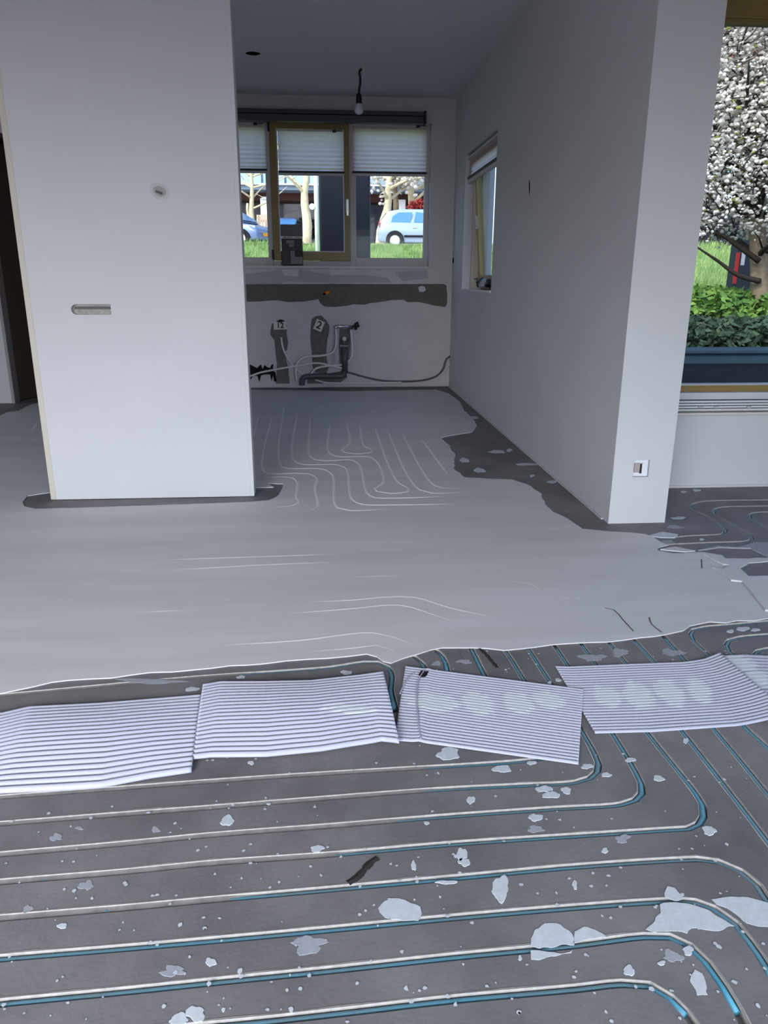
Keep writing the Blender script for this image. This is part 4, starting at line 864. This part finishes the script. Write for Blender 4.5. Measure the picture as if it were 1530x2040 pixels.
# dark slab right outside the kitchen window
y = 11.2; a0, a1 = onY(636, 430, y)[0], onY(738, 430, y)[0]
t = empty('dark_pillar', ((a0+a1)/2, y, 0), 'broad dark navy pillar standing outside behind the kitchen window', 'pillar')
box('shaft', a0, a1, y, y+.5, -.02, 4.6, NAVY, t, .03); box('base', a0-.04, a1+.04, y-.04, y+.54, -.02, .25, NAVY, t, .02); box('cap', a0-.04, a1+.04, y-.04, y+.54, 4.6, 4.72, NAVY, t, .02)
# white pole
y = 24.0; c = onY(631, 430, y); t = empty('white_pole', (c[0], y, prof_z(y)), 'thin white pole on the grass left of the dark pillar', 'pole')
wpm = mat('white_pole_paint', (236, 238, 240), .4, .4)
MB().cyl((c[0], y, prof_z(y)-.1), (c[0], y, 7), .07, 12).build('post', wpm, t, True); MB().cyl((c[0]-.13, y-.05, onY(623, 412, y)[1]), (c[0]-.13, y-.09, onY(623, 412, y)[1]), .085, 16).build('round_sign', wpm, t)
MB().cyl((c[0]-.13, y-.05, onY(623, 412, y)[1]), (c[0]-.0, y-.02, onY(623, 412, y)[1]), .02, 8).build('bracket', STEEL, t)
# street trees seen through the kitchen window
def st(u0, v0, u1, v1, y, r, seed, nb, spread, label, mm=BARKL, bl=0):
    a = onY(u0, v0, y); b = onY(u1, v1, y); t, tips = branch_tree((a[0], y, min(a[1], prof_z(y))-.05), (b[0], y, b[1]), r, spread, nb, seed, mm, label, 'street_tree', fork=.6)
    if bl:
        def ct(rr_):
            q0, q1 = rr_.choice(tips); p = q0.lerp(q1, rr_.random()); return (p.x+rr_.gauss(0, .22), p.y+rr_.gauss(0, .22), p.z+rr_.gauss(0, .22))
        blossoms('blossom', bl, ct, .085, t, seed)
    return t
st(757, 466, 781, 335, 35.5, .21, 21, 10, 2.0, 'leaning pale trunked blossoming tree left of the silver car', bl=500)
st(789, 446, 786, 300, 37.5, .15, 22, 8, 2.6, 'straight grey trunked tree behind the silver car roof', BARK, 600)
st(820, 420, 822, 300, 38.5, .2, 23, 22, 3.6, 'blossoming tree behind the silver car, its crown at the right window edge', bl=1500)
st(609, 440, 608, 320, 30, .17, 24, 7, 1.6, 'thick pale tree trunk behind the sash, right of the blue car')
st(503, 440, 499, 330, 36.5, .12, 25, 9, 2.2, 'thin pale tree with forked branches behind the blue grey car on the left')
st(494, 440, 493, 405, 36.6, .10, 26, 0, 1, 'short pale tree stake beside the thin tree on the left')
# cars
def car(base, rot, paint, label, plate=False, kind=0):
    t = empty('car', base, label, 'car', 'cars parked on the road outside')
    Mx = Matrix.Translation(base) @ Matrix.Rotation(rot, 4, 'Z')
    PA = mat('car_paint_%s' % kind, paint, .25, .6, metal=.2); GL = mat('car_glass', (70, 128, 176), .1, .7); TY = mat('tyre', (28, 28, 32), .8, .2); RIM = mat('wheel_rim', (200, 202, 206), .3, .5, metal=.6)
    # x: rear (-) to front (+); lofted sections (x, half width, z low, z shoulder)
    def loft(secs, name, m, par):
        mb = MB(); v = []; f = []
        for (x, w0, z0, w1, z1) in secs: v += [(x, -w0, z0), (x, -w1, (z0*.4+z1*.6)), (x, -w1*.96, z1), (x, w1*.96, z1), (x, w1, (z0*.4+z1*.6)), (x, w0, z0)]
        for i in range(len(secs)-1): f += [(i*6+k, i*6+k+1, (i+1)*6+k+1, (i+1)*6+k) for k in range(5)]+[(i*6+5, i*6, (i+1)*6, (i+1)*6+5)]
        f += [tuple(range(6))[::-1], tuple((len(secs)-1)*6+k for k in range(6))]
        mb.add([Mx @ Vector(q) for q in v], f); o = mb.build(name, m, par, True); b = o.modifiers.new('bevel', 'BEVEL'); b.width = .05; b.segments = 2; b.limit_method = 'ANGLE'; return o
    body = loft([(-1.82, .70, .38, .74, .72), (-1.74, .76, .28, .82, .96), (-1.2, .80, .22, .85, 1.0), (0, .81, .22, .86, .98), (.9, .80, .22, .85, .95), (1.5, .76, .24, .82, .80), (1.78, .66, .30, .72, .66)], 'body', PA, t)
    loft([(-1.70, .74, .94, .66, 1.05), (-1.40, .76, .94, .62, 1.42), (-.9, .77, .94, .61, 1.5), (0, .77, .94, .61, 1.5), (.35, .77, .94, .63, 1.38), (1.1, .74, .92, .68, .97)], 'cabin', PA, t)
    for s in (-1, 1):
        yy = s*.755; y2 = s*.655
        for q in (((-1.28, .99), (-.50, 1.0), (-.42, 1.38), (-.98, 1.37), (-1.22, 1.22)), ((-.36, 1.0), (.52, 1.0), (.18, 1.34), (-.28, 1.39))):
            vv = []
            for x, z in q: k = (z-.94)/.56; vv.append(Mx @ Vector((x, (yy*(1-k)+s*.632*k)+s*.03, z)))
            ob('side_window', vv, [tuple(range(len(vv)))], GL, t)
        for x in (-1.12, 1.16):
            MB().tube([Mx @ Vector((x, s*.68, .31)), Mx @ Vector((x, s*.87, .31))], .37, 22).build('wheel_arch', TY, t)
            wh = MB().tube([Mx @ Vector((x, s*.70, .30)), Mx @ Vector((x, s*.885, .30))], .30, 22).build('wheel', TY, t)
            MB().tube([Mx @ Vector((x, s*.88, .30)), Mx @ Vector((x, s*.90, .30))], .20, 18).build('rim', RIM, wh)
        MB().box(-.75, .8, min(s*.865, s*.885), max(s*.865, s*.885), .42, .50).xf(Mx).build('side_strip', TY, t)
        MB().box(-.42, -.24, min(s*.855, s*.885), max(s*.855, s*.885), .78, .82).xf(Mx).build('door_handle', RIM, t)
        ob('tail_light', [Mx @ Vector(q) for q in ((-1.80, s*.62, .74), (-1.74, s*.84, .80), (-1.72, s*.80, 1.06), (-1.78, s*.62, 1.02))], [(0, 1, 2, 3)], mat('tail_red', (196, 60, 60), .3, .5), t)
        ob('head_light', [Mx @ Vector(q) for q in ((1.74, s*.70, .58), (1.55, s*.84, .62), (1.35, s*.85, .82), (1.66, s*.66, .78))], [(0, 1, 2, 3)], mat('head_lamp', (240, 244, 250), .1, .7), t)
    ob('windscreen', [Mx @ Vector(q) for q in ((1.14, -.64, 1.0), (1.14, .64, 1.0), (.42, .57, 1.40), (.42, -.57, 1.40))], [(0, 1, 2, 3)], GL, t)
    ob('rear_window', [Mx @ Vector(q) for q in ((-1.74, -.6, 1.06), (-1.74, .6, 1.06), (-1.46, .56, 1.40), (-1.46, -.56, 1.40))], [(0, 1, 2, 3)], GL, t)
    if plate: MB().box(1.80, 1.825, -.26, .26, .42, .54).xf(Mx).build('number_plate', mat('yellow_plate', (240, 170, 30), .4, .4), t)
    return t
yc_ = 33.0; cxr = onY(786, 480, yc_)[0]+1.12*1.0
car((cxr, yc_, prof_z(yc_)-.02), math.radians(-4), (158, 178, 196), 'pale silver blue hatchback parked outside the right kitchen pane', kind=1)
cxl = onY(452, 476, yc_)[0]
car((cxl, yc_, prof_z(yc_)-.02), math.radians(-24), (112, 136, 172), 'blue grey car with yellow plate outside the left kitchen pane', True, 2)
yc3 = 38.0; car((onY(563, 440, yc3)[0], yc3, prof_z(yc3)), math.radians(-80), (70, 100, 170), 'dark blue car behind the black canister on the sill', False, 3)
# bushes on the bank
leafy('bush', 1500, [((onY(612, 455, 31)[0], 31, onY(612, 455, 31)[1]), (.45, .4, .42))], .1, mat('dark_bush_leaf', (36, 46, 44), .8, .2), 'dark clipped bush left of the white pole', 'bush', seed=9)
leafy('bush', 700, [((onY(835, 412, 33)[0], 33, onY(835, 412, 33)[1]), (.5, .4, .3))], .09, mat('red_bush_leaf', (150, 54, 50), .8, .2), 'reddish bush behind the silver car at the right pane edge', 'bush', seed=10)
# pale wooden fence panel
y = 36.0; a0, a1 = onY(511, 440, y)[0], onY(540, 440, y)[0]; zt_ = onY(525, 428, y)[1]
t = empty('fence_panel', ((a0+a1)/2, y, prof_z(y)), 'pale wooden board fence behind the blue grey car', 'fence'); FW = mat('pale_fence_wood', (196, 176, 150), .8, .2, var=.15, scale=5)
nb = 6
for i in range(nb): box('fence_board', a0+(a1-a0)*i/nb+.01, a0+(a1-a0)*(i+1)/nb-.01, y, y+.03, prof_z(y), zt_, FW, t)
box('fence_rail', a0, a1, y+.03, y+.07, zt_-.3, zt_-.2, FW, t)
# long building across the road
y = 42.0; ez = lambda v, u=690: onY(u, v, y)[1]; bx = lambda u, v=400: onY(u, v, y)[0]
BW = mat('pale_blue_cladding', (168, 192, 206), .6, .3, var=.03, scale=.5); BAND = mat('grey_blue_fascia', (118, 138, 156), .5, .3); BRN = mat('brown_brick', (92, 64, 60), .9, .1, var=.15, scale=6); DK = mat('dark_shopfront', (40, 38, 46), .3, .5); WCOL = mat('white_column_paint', (226, 228, 232), .6, .2)
xa0, xa1 = bx(380), bx(960)
t = empty('shop_building', ((xa0+xa1)/2, y, prof_z(y)), 'long building across the road with dark shopfronts and pale upper panels', 'building')
gz = prof_z(y)-.05
box('shopfront', xa0, xa1, y+2.2, y+2.6, gz, ez(392), DK, t); box('brick_band', xa0, xa1, y+1.2, y+2.2, ez(396), ez(381), BRN, t); box('fascia', xa0-.2, xa1+.2, y-.3, y+2.4, ez(381), ez(368), BAND, t); box('gutter', xa0-.2, xa1+.2, y-.45, y-.3, ez(372), ez(369), WCOL, t)
box('upper_wall', xa0, xa1, y+.2, y+6, ez(368), 14, mat('slate_upper_wall', (112, 132, 146), .6, .3), t)
for i, u in enumerate(range(386, 950, 46)):
    box('cladding_panel', bx(u)+.06, bx(u+46)-.06, y+.12, y+.2, ez(366.5), ez(330), BW, t); 
    p_ = box('upper_window', bx(u)+.25, bx(u+46)-.25, y+.13, y+.2, ez(318), ez(286), mat('far_window_glass', (70, 92, 112), .1, .6), t); box('window_frame', bx(u)+.18, bx(u+46)-.18, y+.15, y+.199, ez(319), ez(285), WCOL, p_)
for u in (431, 526, 708, 801, 870): 
    c = bx(u); box('column', c-.22, c+.22, y+.3, y+.74, gz, ez(395), WCOL, t, .03)
for u0, u1 in ((440, 470), (563, 600), (600, 630), (728, 790), (806, 822), (836, 866)):
    f_ = box('shop_window', bx(u0), bx(u1), y+2.12, y+2.2, gz+.5, ez(400), mat('shop_glass', (58, 62, 82), .08, .7), t); box('window_frame', bx(u0)-.06, bx(u0), y+2.08, y+2.2, gz+.5, ez(400), mat('frame_grey', (120, 124, 136), .5, .3), f_)
box('sign_panel', bx(521), bx(533), y+.2, y+.29, ez(398), ez(393), WCOL, t)
# white apartment building seen through the living-room window
y = 40.0; ax = lambda u, v=300: onY(u, v, y)[0]; az = lambda v, u=1470: onY(u, v, y)[1]
t = empty('apartment_block', (ax(1500), y, prof_z(y)), 'pale apartment building with red brick top behind the blossoming tree', 'building')
x0_, x1_ = ax(1330), ax(1680)
box('facade', x0_, x1_, y, y+8, az(400), az(120), mat('pale_facade', (214, 220, 226), .7, .2, var=.03, scale=.5), t); box('brick_top', x0_, x1_, y-.05, y+8, az(120), az(40), mat('red_brick', (150, 86, 80), .9, .1, var=.1, scale=5), t)
box('roof', x0_-.3, x1_+.3, y-.4, y+8.3, az(40), az(30), BAND, t); box('plinth', x0_, x1_, y+.6, y+8, 2.5, az(400), mat('dark_undercroft', (24, 24, 32), .6, .3), t)
box('fascia', x0_-.1, x1_+.1, y-.5, y, az(352), az(342), mat('teal_fascia', (110, 158, 170), .5, .3), t); box('blue_band', x0_, x1_, y-.06, y, az(240), az(212), mat('blue_panel', (84, 112, 146), .5, .3), t)
WG = mat('apartment_glass', (150, 166, 196), .1, .6)
for v0, v1 in ((296, 252), (186, 148)):
    for u in range(1390, 1680, 40):
        f_ = box('window', ax(u)+.1, ax(u+34), y-.12, y-.0, az(v0), az(v1), WCOL, t); box('pane', ax(u)+.22, ax(u+34)-.12, y-.15, y-.12, az(v0)+.12, az(v1)-.12, WG, f_)
